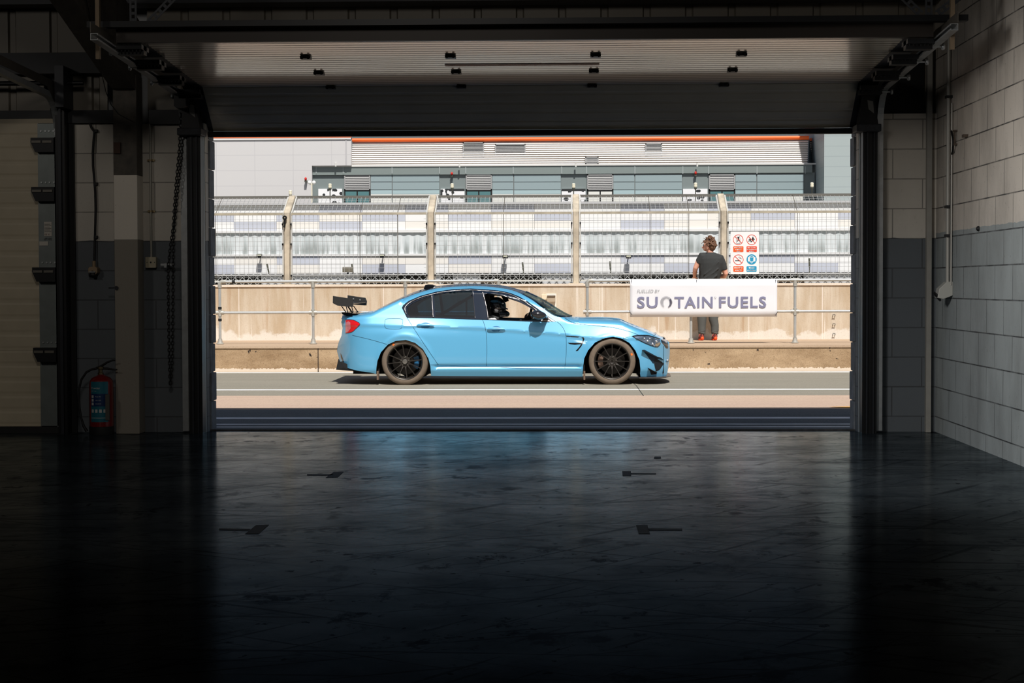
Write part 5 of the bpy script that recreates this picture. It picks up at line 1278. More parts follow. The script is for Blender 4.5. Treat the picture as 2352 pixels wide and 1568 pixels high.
SPL=[(XFW+.37,.86),(XFW+.45,.90),(XFW+.62,.86),(XFW+.74,.70),(XFW+.82,.42),(XFW+.84,0)]
pts=[(CX+a,CY-b,zz-.012) for a,b in SPL]+[(CX+a,CY+b,zz-.012) for a,b in SPL[-2::-1]]
w.prism(pts,(0,0,.014)); w.build('splitter',mat('splitter grey',(66,62,60),.4,coat=.3),car)
w=MB(); w.box(CX+XFW+.70,CX+XFW+.80,CY-.03,CY+.0,.40,.42); w.prism([(CX+XFW+.70,CY-.34,.388),(CX+XFW+.735,CY-.34,.395),(CX+XFW+.77,CY-.34,.38),(CX+XFW+.80,CY-.34,.392),(CX+XFW+.80,CY-.34,.408),(CX+XFW+.77,CY-.34,.398),(CX+XFW+.735,CY-.34,.41),(CX+XFW+.70,CY-.34,.404)],(0,.04,0)); w.build('tow_strap',mat('red tow strap',(220,30,50),.6),car)
w=MB(); xq,zq=cpx(1533,828,-.45); w.ball((CX+xq,CY-.45,zq),.022,10); w.build('tow_eye',STEEL,car,smooth=180)
# ---- rear bumper insert and diffuser ----
for SDS in ((-1,),(1,)):
    w=MB(); skin(w,[cpx(*p) for p in ((787.5,844.8),(775,822),(774,813),(778,818),(786,836),(792,845.5))],off=.003,step=.02); w.build('bumper_trim',GBLK,car,smooth=60)
w=MB()
for sd in (-1,1): w.prism([(CX+XRW-.965,CY+sd*.72,.19),(CX+XRW-.93,CY+sd*.72,.34),(CX+XRW-.86,CY+sd*.74,.22),(CX+XRW-.80,CY+sd*.74,.20),(CX+XRW-.70,CY+sd*.74,.17)],(0,-sd*.03,0))
w.prism([(CX+XRW-.955,CY-.72,.20),(CX+XRW-.90,CY-.72,.30),(CX+XRW-.60,CY-.72,.19),(CX+XRW-.60,CY-.72,.16)],(0,1.44,0)); w.build('diffuser',MBLK,car)
for yy in (-.42,-.32,.32,.42): MB().lathe([(.036,0),(.042,0),(.042,.14),(.036,.14)],(CX+XRW-.98,CY+yy,.235),(1,0,0),16).build('exhaust_pipe',CHROME,car,smooth=40)
# ---- underside, wheel wells, sills ----
w=MB(); zu=.125
w.box(CX+XRW-.75,CX+XFW+.72,CY-.55,CY+.55,zu,.5); 
w.box(CX+XRW+.37,CX+XFW-.37,CY-.84,CY+.84,zu+.01,.30); w.box(CX+XFW+.36,CX+XFW+.60,CY-.70,CY+.70,zu,.3); w.box(CX+XRW-.62,CX+XRW-.36,CY-.82,CY+.82,zu+.03,.3)
w.build('underbody',WELL,car)
for nm,ar in (('wheel_arch_liner',arch_f),('wheel_arch_liner',arch_r)):
    P=crom([cpx(*p) for p in ar],.03); A=np.array(P); w_=W(A[:,0],A[:,1])
    for sd in (-1,1):
        w=MB(); vs=[];n=len(P)
        for (a,b),k in zip(P,w_.tolist()): vs+=[(CX+a,CY+sd*k,b),(CX+a,CY+sd*(k-.02),b+.0),(CX+a,CY+sd*.54,b)]
        w.add(vs,[(3*i+j,3*i+3+j,3*i+4+j,3*i+1+j) for i in range(n-1) for j in (0,1)])
        xs=A[:,0]; w.add([(CX+xs.min(),CY+sd*.545,.14),(CX+xs.max(),CY+sd*.545,.14),(CX+xs.max(),CY+sd*.545,.7),(CX+xs.min(),CY+sd*.545,.7)],[(0,1,2,3)]); w.build(nm,WELL,car)
for px in (1341,866): x,z=cpx(px,866); MB().box(CX+x-.004,CX+x+.02,CY-.9,CY-.80,z-.035,z+.08).build('mud_flap',mat('frayed flap',(110,90,74),.8),car)
# ---- wheels ----
def wheel(xc,yc,sd,front_=False,rot=0.0):
    c=(CX+xc,CY+yc,RT-.012)
    wh=MB(); A=(0,sd,0)
    prof=[(.236,-.235),(.262,-.24),(.30,-.232),(RT-.003,-.215),(RT,-.19),(RT,-.03),(RT-.004,-.012),(.300,.004),(.275,.010),(.250,.008),(.238,.0)]
    wh.lathe(prof,c,A,56); ty=wh.build('tyre',TYRE,car,smooth=50)
    r=MB(); r.lathe([(.238,.002),(.247,.008),(.243,.012),(.232,.004),(.226,-.03),(.218,-.045),(.212,-.20),(.236,-.235)],c,A,56)
    rm=r.build('rim',RIM,car,smooth=40)
    s_=MB(); ax=Vector(A); c0=Vector(c)
    for k in range(12):
        t=rot+2*math.pi*k/12; d=Vector((math.cos(t),0,math.sin(t))); q=Vector((-math.sin(t),0,math.cos(t)))
        pts=[]
        for rr,hw,h0,h1 in ((.058,.020,-.06,-.028),(.10,.011,-.055,-.016),(.17,.0075,-.045,-.006),(.222,.009,-.04,.002),(.236,.014,-.035,.004)):
            pts.append([c0+d*rr+q*hw+ax*h0,c0+d*rr+q*hw*.55+ax*h1,c0+d*rr-q*hw*.55+ax*h1,c0+d*rr-q*hw+ax*h0])
        vs=[p for g in pts for p in g]; fs=[]
        for i in range(4):
            for j in range(4): fs.append((i*4+j,i*4+(j+1)%4,(i+1)*4+(j+1)%4,(i+1)*4+j))
        s_.add(vs,fs)
        ss=MB(); ss.add(vs,fs); ss.build('spoke',RIM,rm)
    h=MB(); h.lathe([(0,-.07),(.075,-.07),(.076,-.035),(.066,-.026),(.040,-.028),(.038,-.020 if not front_ else -.034)],c,A,28)
    h.build('hub',RIM,rm,smooth=35)
    h=MB(); h.lathe([(.038,-.03),(.036,-.008 if not front_ else -.03),(.030,-.002 if not front_ else -.034),(.016 if front_ else 0,.0 if not front_ else -.036)]+([(.014,-.05),(0,-.05)] if front_ else []),c,A,24)
    h.build('centre_cap',mat('brushed centre cap',(150,148,142),.3,.8) if not front_ else RIM,rm,smooth=40)
    for k in range(5):
        t=rot+.2+2*math.pi*k/5; p=c0+Vector((math.cos(t),0,math.sin(t)))*.056; b=MB(); b.lathe([(.009,-.03),(.009,-.018),(.005,-.014),(0,-.014)],p,A,8); b.build('wheel_nut',mat('wheel nut steel',(120,116,110),.35,.8),rm,smooth=40)
    dd=MB(); dd.lathe([(.07,-.10),(.178,-.10),(.18,-.104),(.18,-.128),(.07,-.128)],c,A,40); dd.lathe([(0,-.085),(.07,-.085),(.075,-.1)],c,A,24); dd.build('brake_disc',mat('brake disc iron',(58,56,54),.4,.8),car,smooth=40)
    cal=MB(); a0=0.05 if not front_ else math.pi-.05
    n=8; vs=[]
    for i in range(n+1):
        t=a0+(-.62 if not front_ else -.5)+ (1.0 if not front_ else 1.05)*i/n
        for rr,hh in ((.125,-.082),(.192,-.082),(.20,-.10),(.20,-.14),(.125,-.14)): vs.append(c0+Vector((math.cos(t),0,math.sin(t)))*rr+ax*hh)
    fs=[(i*5+j,i*5+(j+1)%5,(i+1)*5+(j+1)%5,(i+1)*5+j) for i in range(n) for j in range(5)]+[tuple(range(5)),tuple(n*5+j for j in reversed(range(5)))]
    cal.add(vs,fs); cal.build('brake_caliper',mat('caliper blue',(36,104,150),.3,coat=.4) if not front_ else mat('caliper worn bronze',(150,126,112),.35,.6),car,smooth=30)
    # tyre label
    t=R(123) if not front_ else R(20); n=5; vs=[]
    for i in range(n+1):
        a=t-.055+.11*i/n
        for rr in (.268,.294): vs.append(c0+Vector((math.cos(a),0,math.sin(a)))*rr+ax*(.0115 if rr<.28 else .0075))
    tl=MB(); tl.add(vs,[(2*i,2*i+1,2*i+3,2*i+2) for i in range(n)]); tl.build('tyre_mark',mat('orange tyre mark',(240,120,40),.6),ty)
for sd in (-1,1):
    wheel(XRW,sd*.915,sd,False,.12); wheel(XFW,sd*.905,sd,True,.0)
# ---- mirrors ----
for sd in (-1,1):
    x,z=cpx(1238.5,722.5,-1.02); m_=MB(); n=18; k=10; vs=[]
    for i in range(k+1):
        p=math.pi*i/k
        for j in range(n):
            t=2*math.pi*j/n; ux=-math.cos(p); rr=math.sin(p)**.8
            sx=.108*ux; taper=1.0-.28*max(0,-ux) ; fr=1-.30*max(0,ux)
            vs.append((CX+x+sx-.012,CY+sd*(1.0+.085*rr*math.cos(t)*fr),z+.062*rr*math.sin(t)*fr*taper*(1.0 if math.sin(t)>0 else 1.15)+.012*(-ux)*0-.010*ux))
    m_.add(vs,[(i*n+j,(i+1)*n+j,(i+1)*n+(j+1)%n,i*n+(j+1)%n) for i in range(k) for j in range(n)]); mo=m_.build('wing_mirror',mat('carbon mirror shell',(34,34,38),.2,coat=.8),car,smooth=70)
    m_=MB(); xa,za=cpx(1256,733); m_.prism([(CX+x+.01,CY+sd*.98,z-.05),(CX+x+.09,CY+sd*.98,z-.035),(CX+xa+.02,CY+sd*.84,za-.0),(CX+xa-.05,CY+sd*.84,za-.01)],(0,0,.022)); m_.build('mirror_arm',GBLK,mo)
    m_=MB(); xg=cpx(1221.5,724)[0]; m_.prism([(CX+xg+.012,CY+sd*.94,z-.045),(CX+xg,CY+sd*.94,z+.03),(CX+xg,CY+sd*1.06,z+.03),(CX+xg+.012,CY+sd*1.06,z-.045)],(.006,0,0)); m_.build('mirror_glass',CHROME,mo)
# ---- rear wing, lip, aerial ----
WINGM=mat('satin black wing',(46,46,46),.42,coat=.2)
def wp(px,py,y): a,b=cpx(px,py,y); return (CX+a,CY+y,b)
ep=[(764.5,679.3),(800,684.6),(808.5,685.5),(812.3,694),(811,704.5),(803,704.3),(775,701.7),(764.2,696)]
ew=.80
for sd in (-1,1):
    pts=[(p[0],CY+sd*ew,p[2]) for p in (wp(a,b,-ew) for a,b in ep)]
    w=MB(); w.prism(pts,(0,.006,0)); e=w.build('wing_end_plate',WINGM,car)
    w=MB()
    for a,b in ((779,688),(795.3,690.5)):
        q=wp(a,b,-ew); w.lathe([(0,-.006),(.011,-.006),(.011,-.001)],(q[0],CY+sd*(ew+.0),q[2]),(0,sd,0),10)
    w.build('end_plate_screw',STEEL,e)
A_=wp(770,689,-ew); B_=wp(810,697,-ew); foil=[]
ch=B_[0]-A_[0]
for i in range(13):
    t=i/12; foil.append((t,.5*(.16*math.sqrt(t)*(1-t)*1.2)+.0))
up=[(A_[0]+ch*t,A_[2]+(B_[2]-A_[2])*t+.0 - .10*ch*math.sin(math.pi*t)+.10*ch*math.sin(math.pi*t)**1*.2+yy*ch*.9) for t,yy in foil]; dn=[(A_[0]+ch*t,A_[2]+(B_[2]-A_[2])*t-.08*ch*math.sin(math.pi*t)-yy*ch*.5-.004) for t,yy in foil]
w=MB(); w.prism([(a,CY-ew+.006,b) for a,b in up+dn[::-1]],(0,2*ew-.012,0)); w.build('wing_blade',mat('gloss wing blade',(30,32,34),.2,coat=.8),car,smooth=35)
for yy in (-.30,.30):
    w=MB()
    for a,b,c_,d_ in ((784,702,795,717.5),(795,703,799,717.5),(800,703.5,810,718)):
        p=wp(a,b,-.30); q=wp(c_,d_,-.30); w.tube([(p[0],CY+yy,p[2]),(q[0],CY+yy*1.0,q[2])],.0065,6)
    p=wp(795,717.5,-.3); w.box(p[0]-.05,p[0]+.10,CY+yy-.03,CY+yy+.03,p[2]-.012,p[2]+.004)
    w.build('wing_support',MBLK,car)
w=MB(); P=[(785.5,716.5),(800,717.5),(812,719.2),(822,719.8),(806,723),(795,723.2),(788.5,722)]
pts=[]
for a,b in P:
    q=wp(a,b,-.55); pts.append((q[0],CY-.62,q[2]))
w.prism(pts,(0,1.24,0)); w.build('boot_lip',GBLK,car)
w=MB(); P=[(973,663.5),(976.6,654.2),(984,652.8),(994,653.2),(1004.5,657.2)]
w.prism([(q[0],CY-.02,q[2]) for q in (wp(a,b,0) for a,b in P)],(0,.04,0)); w.build('roof_aerial',GBLK,car,bevel=.008)
# ---- cabin ----
INT=mat('cabin black',(14,14,16),.85)
w=MB(); xi0,xi1=XRW+.05,XFW-.45
w.box(CX+xi0,CX+xi1,CY-.80,CY-.76,.25,.845); w.build('door_lining',INT,car); MB().box(CX+xi0,CX+xi1,CY+.76,CY+.80,.25,.845).build('door_lining',INT,car); MB().box(CX+xi0-.02,CX+xi0+.25,CY-.76,CY+.76,.3,.86).build('rear_bulkhead',INT,car)
w=MB(); xd=cpx(1292,730)[0]; xd0=cpx(1250,736)[0]; w.prism([(CX+xd0,CY-.72,.60),(CX+xd0,CY-.72,.865),(CX+xd-.06,CY-.72,.885),(CX+xd+.02,CY-.72,.85),(CX+xd+.02,CY-.72,.60)],(0,1.44,0)); w.build('dashboard',INT,car,bevel=.02)
RHC=mat('cage dark',(20,24,30),.5); CYAN=mat('cyan cage tube',(40,190,210),.4)
def ci(px,py,y): a,b=cpx(px,py,y); return (CX+a,CY+y,b)
w=MB()
for sd in (-.55,.55):
    w.tube([ci(1095,745,sd),ci(1096,700,sd),ci(1090,676,sd*.85)],.022,8); w.tube([ci(1090,676,sd*.85),ci(975,745,sd)],.02,8)
    w.tube([ci(1092,675,sd*.85),ci(1150,676,sd*.8),ci(1212,697,sd*.95),ci(1262,738,sd*1.25)],.02,8)
w.tube([ci(1090,676,-.47),ci(1090,676,.47)],.022,8); w.tube([ci(1092,700,-.5),ci(1092,700,.5)],.018,8); w.build('roll_cage',RHC,car,smooth=60)
w=MB(); w.tube([ci(985,742,.52),ci(1058,692,.1)],.016,8); w.tube([ci(1071.5,732,-.2),ci(1071.5,688,-.2)],.012,8); w.build('cage_brace',CYAN,car,smooth=60)
# seats
for sd in (-1,1):
    yy=sd*.37; w=MB()
    P=[ci(1100,745,yy),ci(1098,690,yy),ci(1105,672.5,yy),ci(1122,672,yy),ci(1126,690,yy),ci(1132,735,yy),ci(1160,750,yy)]
    w.prism([(p[0],p[1]-.13,p[2]) for p in P],(0,.26,0)); w.build('seat_back',INT,car,bevel=.02)
    w=MB(); P=[ci(1112,672.5,yy),ci(1152,671,yy),ci(1163,676,yy),ci(1168,691,yy),ci(1158,695,yy),ci(1150,680,yy),ci(1120,678,yy)] if sd<0 else [ci(1100,672.5,yy),ci(1135,671,yy),ci(1135,690,yy),ci(1110,694,yy)]
    w.prism([(p[0],p[1]+ (.17 if sd<0 else -.13),p[2]) for p in P],(0,.03 if sd<0 else .26,0)); w.build('head_restraint',INT,car)
w=MB(); c=Vector(ci(1216,727,-.37)); d=Vector((-.35,0,.1)).normalized(); n_=24; a=Vector((0,1,0)); b=Vector((.28,0,1)).normalized(); w.tube([c+a*.17*math.cos(2*math.pi*i/n_)+b*.16*math.sin(2*math.pi*i/n_) for i in range(n_)],.015,8,closed=True)
w.tube([c+a*.16,c-a*.16],.012,6); w.build('steering_wheel',INT,car,smooth=60)
w=MB(); w.tube([ci(1214,736,-.30),ci(1219,718,-.30)],.028,8); w.build('wheel_grip',INT,car,smooth=60)
# bonnet power bulge
w=MB(); A=np.array(crom(sil([(1330,728.6),(1372,729.2),(1407.9,730.7),(1427,732.8),(1438,738),(1466,749.8),(1496,762)]),.04))
n=10; vs=[]
for i,(a,b) in enumerate(A.tolist()):
    u=i/(len(A)-1); hw=.36-.10*u; hgt=.012*math.sin(math.pi*min(1,u*1.4+.05)) if u<.7 else .006
    for j in range(n+1):
        q=-1+2*j/n; vs.append((CX+a,CY+q*hw,b+hgt*(1-q**4)-.004))
w.add(vs,[(i*(n+1)+j,(i+1)*(n+1)+j,(i+1)*(n+1)+j+1,i*(n+1)+j+1) for i in range(len(A)-1) for j in range(n)]); w.build('bonnet_bulge',BLUE,car,smooth=60)
w=MB(); q=wp(1312,727,-.3); w.tube([(q[0]-.06,CY-.4,q[2]+.0),(q[0]+.01,CY-.1,q[2]+.012),(q[0],CY+.3,q[2]+.005)],.008,6); w.build('wiper',MBLK,car,smooth=60)
# ================= people =================
def organic(name,mb,m,parent,voxel=.009,sm=6,fac=.5,**kw):
    "fuse overlapping pieces into one continuous skin"
    o=mb.build(name,m,parent,**kw); 
    a=o.modifiers.new('r','REMESH'); a.mode='VOXEL'; a.voxel_size=voxel
    b=o.modifiers.new('s','SMOOTH'); b.iterations=sm; b.factor=fac
    bpy.context.view_layer.update()
    me=bpy.data.meshes.new_from_object(o.evaluated_get(bpy.context.evaluated_depsgraph_get()))
    me.polygons.foreach_set('use_smooth',[True]*len(me.polygons)); old=o.data; o.modifiers.clear(); o.data=me; bpy.data.meshes.remove(old); me.name=name
    if not me.materials: me.materials.append(m)
    return o
def stack(mb,rings,n=20):
    vs=[];fs=[]
    for x,y,z,rx,ry in rings:
        for j in range(n): t=2*math.pi*j/n; vs.append((x+rx*math.cos(t),y+ry*math.sin(t),z))
    for i in range(len(rings)-1):
        for j in range(n): fs.append((i*n+j,i*n+(j+1)%n,(i+1)*n+(j+1)%n,(i+1)*n+j))
    fs.append(tuple(reversed(range(n)))); fs.append(tuple((len(rings)-1)*n+j for j in range(n))); mb.add(vs,fs)
def hand(mb,w,fw,side,up,L=.18,curl=.4,thumb=1):
    "palm and five fingers: w wrist, fw towards the fingertips, side = thumb side, up = back of the hand"
    w=Vector(w); fw=Vector(fw).normalized(); up=Vector(up).normalized(); sd=fw.cross(up).normalized()*thumb; pl=L*.5
    for k in range(4):
        o=(k-1.5)*.019*-1; b=w+fw*(pl*.25)+sd*o*.8; e=w+fw*pl+sd*o
        mb.tube([w+sd*o*.5,b,e],[.016,.0155,.0125],8)
        ln=(.066,.078,.074,.056)[k]*L/.18; d1=(fw-up*curl*.5).normalized(); d2=(fw-up*curl*1.3).normalized(); d3=(fw-up*curl*2.1).normalized()
        p1=e+d1*ln*.42; p2=p1+d2*ln*.32; p3=p2+d3*ln*.26; mb.tube([e,p1,p2,p3],[.0105,.0098,.009,.0065],8)
    b=w+fw*pl*.25+sd*.026; p1=b+(fw*.55+sd*.8-up*.2).normalized()*.036; p2=p1+(fw*.85+sd*.35-up*.3).normalized()*.032; p3=p2+(fw-up*.3).normalized()*.022
    mb.tube([w+sd*.008,b,p1,p2,p3],[.017,.017,.0125,.0105,.007],8)
SKIN=mat('skin',(222,164,140),.55,var=.05,vs=12); HAIR=mat('brown hair',(104,72,52),.7,var=.35,vs=60)
YP=29.86
def Q(px,py,dy=0.0): x,z=at(px,py,YP+dy); return (x,YP+dy,z)
man=thing('person',(Q(1628,779)[0],YP,.389),'man in black t-shirt and grey trousers facing the fence behind the banner','person')
b=MB()
xr=lambda p,dy=0: Q(p,600,dy)[0]; zr_=lambda p,dy=0: Q(1630,p,dy)[2]
stack(b,[(xr(1630),YP,zr_(690),.15,.11),(xr(1630),YP,zr_(668),.165,.12),(xr(1630),YP,zr_(645),.15,.105),(xr(1631),YP,zr_(620),.155,.105),(xr(1632),YP,zr_(598),.17,.105),(xr(1633),YP,zr_(588),.12,.085),(xr(1633),YP,zr_(580),.062,.06)])
b.tube([Q(1633,590),Q(1632,582),Q(1629,573)],[.068,.058,.056],14)
hc=Q(1629.5,563.5)
b.ball(hc,.1,18,sc=(.98,.80,1.10)); b.ball((hc[0]-.045,hc[1]+.02,hc[2]-.035),.07,14,sc=(.8,.8,.9))
b.tube([(hc[0]-.055,hc[1]+.01,hc[2]-.05),(hc[0]-.085,hc[1]+.02,hc[2]-.088)],[.05,.026],10)      # jaw and chin
b.tube([(hc[0]-.10,hc[1]+.02,hc[2]+.0),(hc[0]-.122,hc[1]+.022,hc[2]-.042),(hc[0]-.10,hc[1]+.02,hc[2]-.05)],[.008,.014,.008],8)   # nose
b.tube([(hc[0]-.092,hc[1]+.02,hc[2]-.065),(hc[0]-.106,hc[1]+.02,hc[2]-.066)],[.016,.008],8); b.tube([(hc[0]-.092,hc[1]+.02,hc[2]-.076),(hc[0]-.104,hc[1]+.02,hc[2]-.077)],[.014,.007],8)
b.tube([(hc[0]-.085,hc[1]-.03,hc[2]+.018),(hc[0]-.098,hc[1]+.03,hc[2]+.018)],[.012,.012],8)   # brow
e=Q(1623.3,570); ey_=hc[1]-.083
w_=[(e[0],ey_,e[2]+.032),(e[0]+.014,ey_-.008,e[2]+.026),(e[0]+.012,ey_-.008,e[2]+.0),(e[0]-.004,ey_-.002,e[2]-.026)]
b.tube(w_,[.007,.010,.009,.007],8); b.tube([(e[0]-.006,ey_+.004,e[2]),(e[0]+.006,ey_-.002,e[2])],[.016,.014],8)
b.tube([(e[0],2*hc[1]-ey_,e[2]+.028),(e[0]+.012,2*hc[1]-ey_+.006,e[2]),(e[0],2*hc[1]-ey_,e[2]-.024)],[.008,.010,.007],8)
# arms
b.tube([Q(1634,588),Q(1611,589),Q(1604,602),Q(1597.5,616),Q(1596.5,621,.02),Q(1595.8,630,.10),Q(1595.5,636,.19)],[.06,.066,.052,.043,.041,.036,.027],12)
b.tube([Q(1634,590),Q(1655,595),Q(1661,612),Q(1667,629),Q(1664,633.5,.05),Q(1655,634,.15),Q(1648,636,.24)],[.06,.066,.054,.044,.042,.035,.027],12)
hand(b,Q(1595.5,637,.20),(-.05,1,-.25),(1,0,0),(0,.25,1),curl=.5,thumb=1)
hand(b,Q(1648,637,.25),(-.5,.8,-.15),(0,0,1),(0,.15,1),curl=.5,thumb=-1)
# legs
for kx,fx,hx in ((1611.5,1611,1619),(1638,1641.5,1641)):
    b.tube([Q(hx,680),Q(kx,720,-.01),Q(fx,762,.01),Q(fx,773,.0)],[.095,.062,.042,.040],12)
    b.tube([Q(fx,774,-.02),Q(fx-1.5,775.5,.10),Q(fx-2,776.5,.17)],[.038,.034,.025],10)
organic('body',b,SKIN,man,.0075,4)
s=MB()
stack(s,[(xr(1630),YP,zr_(672),.185,.14),(xr(1629),YP,zr_(655),.185,.14),(xr(1629),YP,zr_(640),.182,.138),(xr(1632),YP,zr_(622),.198,.14),(xr(1634),YP,zr_(604),.215,.14),(xr(1634),YP,zr_(594),.205,.13),(xr(1633.5),YP,zr_(586),.15,.11),(xr(1633.5),YP,zr_(581.5),.09,.085),(xr(1633),YP,zr_(579.5),.07,.072)],28)
s.tube([Q(1626,589),Q(1612,589.5),Q(1607.5,599),Q(1605,606)],[.075,.08,.070,.062],14)
s.tube([Q(1640,590),Q(1654,594.5),Q(1659,606),Q(1663,620.5)],[.075,.08,.070,.063],14)
for a_,c_,r_ in (((1652,600),(1610,636),.010),((1656,612),(1616,640),.011),((1648,598),(1628,618),.008),((1655,622),(1634,642),.010),((1612,600),(1609,630),.010)):
    p=Q(*a_,-.128); q=Q(*c_,-.132); mid=((p[0]+q[0])/2+.008,(p[1]+q[1])/2-.006,(p[2]+q[2])/2-.01); s.tube([p,mid,q],[.004,r_,.004],6)
organic('t_shirt',s,mat('black cotton',(50,52,52),.85,bmp=.2,bs=200),man,.009,5)
t_=MB()
stack(t_,[(xr(1629.5),YP,zr_(700),.16,.12),(xr(1629.5),YP,zr_(685),.185,.14),(xr(1629.5),YP,zr_(664),.18,.135)],24)
for kx,fx,hx in ((1611.5,1612,1619),(1638,1642,1641)):
    t_.tube([Q(hx,684),Q(kx+.5,715),Q(kx+.6,733),Q(fx,748,.0),Q(fx,758,0),Q(fx,767,.01)],[.105,.088,.080,.070,.066,.060],16)
    for k,yy in enumerate((744,749.5,755,760.5,765)): p=Q(fx,yy,0); t_.lathe([(.060+.006*(k%2),-.008),(.071,0),(.060,.010)],p,(.25*(-1)**k,.1,1),14)
organic('trousers',t_,mat('dark grey cotton',(84,86,84),.85,bmp=.2,bs=160),man,.009,3)
for fx in (1611,1641.5):
    s=MB(); s.tube([Q(fx+.5,772,-.05),Q(fx,773.5,.0),Q(fx-2,776,.12),Q(fx-3,777,.20)],[.040,.048,.042,.026],12); s.tube([Q(fx+.5,768,-.01),Q(fx+.3,773,-.01)],[.046,.046],12)
    sh=organic('shoe',s,mat('dark red shoe',(92,26,22),.7),man,.007,3)
    z0=.389
    p=Q(fx,778,-.05); s=MB(); s.tube([(p[0],p[1]+.01,z0+.014),(p[0]-.005,p[1]+.10,z0+.014),(p[0]-.02,p[1]+.24,z0+.014)],[.030,.030,.022],10); s.ball((p[0]+.016,p[1]-.008,z0+.036),.034,10,sc=(.95,.9,1)); organic('shoe_sole',s,mat('bright orange sole',(248,84,30),.6),sh,.007,2)
    s=MB(); s.tube([Q(fx-6,772,-.03),Q(fx-3,767,-.05)],.006,6); s.tube([Q(fx+4,773,-.05),Q(fx+2,768,-.055)],.006,6); s.build('shoe_stripe',mat('shoe pink stripe',(220,120,110),.6),sh)
# hair: cap plus many loose locks
h=MB(); rnd=random.Random(11)
h.ball((hc[0]+.018,hc[1]-.004,hc[2]+.022),.105,16,sc=(1.0,.86,1.03)); h.ball((hc[0]+.035,hc[1]-.01,hc[2]-.02),.085,14,sc=(.9,.95,1.0))
for k in range(150):
    a=rnd.uniform(0,2*math.pi); ph=rnd.uniform(.0,1.85); d=Vector((math.sin(ph)*math.cos(a),math.sin(ph)*math.sin(a),math.cos(ph)))
    if d.x<-.55 and d.z<.35: continue
    p=Vector(hc)+Vector((.018,-.004,.018))+Vector((d.x*.10,d.y*.088,d.z*.103)); sw=Vector((-.035*rnd.random()+.01*rnd.uniform(-1,1),rnd.uniform(-.012,.012),rnd.uniform(-.035,.02)))
    if d.z>.6: sw=Vector((rnd.uniform(-.05,.02),rnd.uniform(-.02,.02),.012+.02*rnd.random()))
    q=p+d*rnd.uniform(.010,.022)+sw*.5; r_=q+sw*.8+d*.004; h.tube([p-d*.01,q,r_],[.011,.008,.003],5)
organic('hair',h,HAIR,man,.0055,1,.3)
for sd,dy in ((1,.05),(1,-.015)):
    e_=MB(); e_.ball((hc[0]-.098,hc[1]+dy,hc[2]-.004),.010,8); e_.build('eye',mat('eye dark',(40,34,30),.3),man,smooth=180)
# ---- driver in the car ----
YD=CY-.38
def D(px,py,dy=0.0): x,z=at(px,py,YD+dy); return (x,YD+dy,z)
drv=thing('person',(D(1135,760)[0],YD,.45),'racing driver in black helmet and white suit inside the blue car','person')
b=MB(); hd=D(1142,708)
stack(b,[(D(1122,760)[0],YD,D(1122,770)[2],.14,.16),(D(1124,745)[0],YD,D(1124,750)[2],.13,.18),(D(1130,738)[0],YD,D(1130,738)[2],.10,.16),(D(1136,730)[0],YD,D(1136,730)[2],.06,.07)])
b.tube([D(1135,733),D(1141,715)],[.06,.055],12); b.ball(hd,.095,14,sc=(1,.82,1.1)); b.tube([(hd[0]+.09,YD,hd[2]+.01),(hd[0]+.115,YD,hd[2]-.02)],[.01,.014],8)
for sd in (-1,1):
    b.tube([D(1130,740,sd*.16),D(1150,752,sd*.22),D(1180,748,sd*.20),D(1205,735,sd*.16)],[.055,.045,.036,.028],10)
    hand(b,D(1205,735,sd*.16),(.8,0,.5),(0,1,0),(-.3,-sd*.9,.3),curl=.7,thumb=-sd)
    b.tube([D(1125,768,sd*.09),D(1190,772,sd*.12),D(1240,782,sd*.12)],[.085,.06,.045],10)
organic('body',b,SKIN,drv,.009,3)
s=MB(); stack(s,[(D(1122,760)[0],YD,D(1122,775)[2],.16,.18),(D(1124,745)[0],YD,D(1124,750)[2],.145,.20),(D(1128,736)[0],YD,D(1128,735)[2],.12,.17),(D(1134,727)[0],YD,D(1134,727)[2],.075,.09)])
for sd in (-1,1):
    s.tube([D(1130,738,sd*.15),D(1150,752,sd*.22),D(1180,749,sd*.20),D(1200,738,sd*.165)],[.068,.056,.046,.038],12)
    s.tube([D(1125,768,sd*.09),D(1190,772,sd*.12),D(1238,782,sd*.12)],[.098,.072,.055],12)
organic('race_suit',s,mat('white race suit',(236,234,232),.7),drv,.01,3)
for sd in (-1,1):
    g=MB(); g.tube([D(1199,738.5,sd*.165),D(1205,735,sd*.16)],[.036,.031],10); hand(g,D(1205,735,sd*.16),(.8,0,.5),(0,1,0),(-.3,-sd*.9,.3),L=.20,curl=.7,thumb=-sd); g.tube([D(1205,735,sd*.16),tuple(Vector(D(1205,735,sd*.16))+Vector((.07,0,.045)))],[.032,.036],10); organic('glove',g,mat('black glove',(22,22,24),.8),drv,.007,1)
for sd in (-1,1):
    s=MB(); p=D(1127,724,sd*.10); q=D(1146,733,sd*.13); s.tube([(p[0],p[1],p[2]),(q[0],q[1],q[2])],[.022,.03],8); organic('neck_restraint',s,MBLK,drv,.009,1)
HM=mat('black helmet shell',(22,22,24),.25,coat=.7)
s=MB(); s.ball((hd[0]-.012,YD,hd[2]+.02),.14,20,sc=(1.0,.88,1.0)); s.tube([(hd[0]+.02,YD-.07,hd[2]-.085),(hd[0]+.115,YD-.045,hd[2]-.078),(hd[0]+.135,YD,hd[2]-.078),(hd[0]+.115,YD+.045,hd[2]-.078),(hd[0]+.02,YD+.07,hd[2]-.085)],[.045,.040,.042,.040,.045],10)
s.tube([(hd[0]-.06,YD,hd[2]-.07),(hd[0]+.06,YD,hd[2]-.11)],[.085,.06],12)
hm=organic('helmet',s,HM,drv,.009,3)
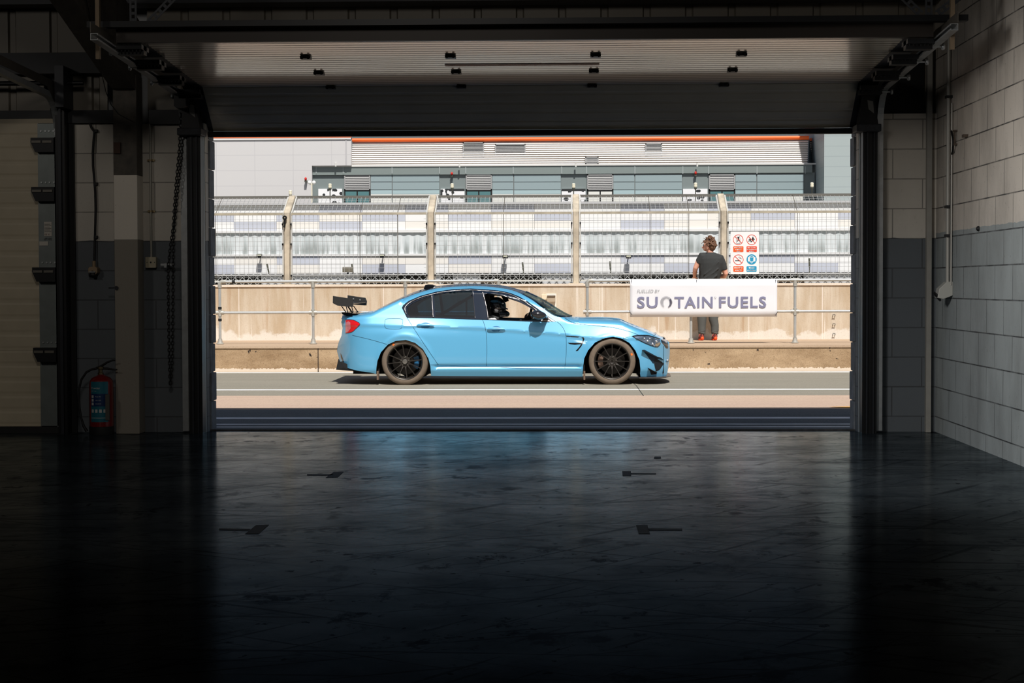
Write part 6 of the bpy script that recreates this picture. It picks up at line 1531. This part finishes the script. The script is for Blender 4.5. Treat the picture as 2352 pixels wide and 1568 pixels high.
s=MB(); s.prism([(hd[0]+.05,YD-.12,hd[2]+.055),(hd[0]+.155,YD-.10,hd[2]-.005),(hd[0]+.15,YD-.10,hd[2]-.018),(hd[0]+.06,YD-.12,hd[2]-.0)],(0,.24,0)); s.build('helmet_peak',mat('gloss visor',(34,44,58),.15,coat=.8),hm,bevel=.01)
def patch(name,px,py,rx,rz,m,ang=0):
    s=MB(); c=Vector(D(px,py)); vs=[]
    cc=Vector((hd[0]-.012,YD,hd[2]+.02))
    for i in range(14):
        t=2*math.pi*i/14; u=rx*math.cos(t); v=rz*math.sin(t); x=c.x+u*math.cos(ang)-v*math.sin(ang); z=c.z+u*math.sin(ang)+v*math.cos(ang)
        q=1-((x-cc.x)/.14)**2-((z-cc.z)/.14)**2; vs.append((x,YD-.1232*math.sqrt(max(q,.04))-.007,z))
    s.add(vs,[tuple(range(14))]); s.build(name,m,hm,smooth=180)
HW=mat('helmet white decal',(236,236,236),.4); patch('helmet_decal',1125.5,706.5,.018,.02,HW); patch('helmet_decal',1141,712,.030,.016,HW,-.3); patch('helmet_decal',1143.5,706.5,.009,.005,HW); patch('helmet_decal',1136,691.5,.055,.018,mat('helmet blue decal',(74,116,148),.4)); patch('helmet_decal',1155.5,696.5,.016,.010,HW)
# ---------------- light, camera, view ----------------
sc=bpy.context.scene
w=bpy.data.worlds.new('sky'); sc.world=w; w.use_nodes=True
nt=w.node_tree; bg=nt.nodes['Background']
sky=nt.nodes.new('ShaderNodeTexSky'); sky.sky_type='NISHITA'; sky.sun_disc=False
sky.sun_elevation=R(56); sky.sun_rotation=R(180-12); sky.air_density=1.0; sky.dust_density=2.5; sky.ozone_density=1.0
nt.links.new(sky.outputs[0],bg.inputs[0]); bg.inputs[1].default_value=SKY_STRENGTH
sl=bpy.data.lights.new('sun','SUN'); sl.energy=SUN_STRENGTH; sl.angle=R(.55); sl.color=(1.0,.968,.915)
so=bpy.data.objects.new('sun',sl); COL.objects.link(so)
so.rotation_euler=Vector((-.12,.546,-.829)).to_track_quat('-Z','Y').to_euler(); so.location=(3,-4,12)
cam=bpy.data.cameras.new('camera'); co=bpy.data.objects.new('camera',cam); COL.objects.link(co)
cam.sensor_width=36; cam.lens=36*FPX/2352; cam.clip_end=500; cam.clip_start=.1
M=Matrix((( _r.x,_u.x,-_f.x,CAM.x),(_r.y,_u.y,-_f.y,CAM.y),(_r.z,_u.z,-_f.z,CAM.z),(0,0,0,1)))
co.matrix_world=M
sc.camera=co
sc.view_settings.view_transform='Standard'; sc.view_settings.look='None'
sc.view_settings.gamma=1; sc.view_settings.exposure=EXPOSURE; sc.view_settings.use_curve_mapping=False
try:
    sc.cycles.use_denoising=True; sc.cycles.denoiser='OPENIMAGEDENOISE'
    sc.cycles.max_bounces=10; sc.cycles.diffuse_bounces=6; sc.cycles.glossy_bounces=4; sc.cycles.transparent_max_bounces=16
    sc.cycles.sample_clamp_indirect=6
except Exception: pass
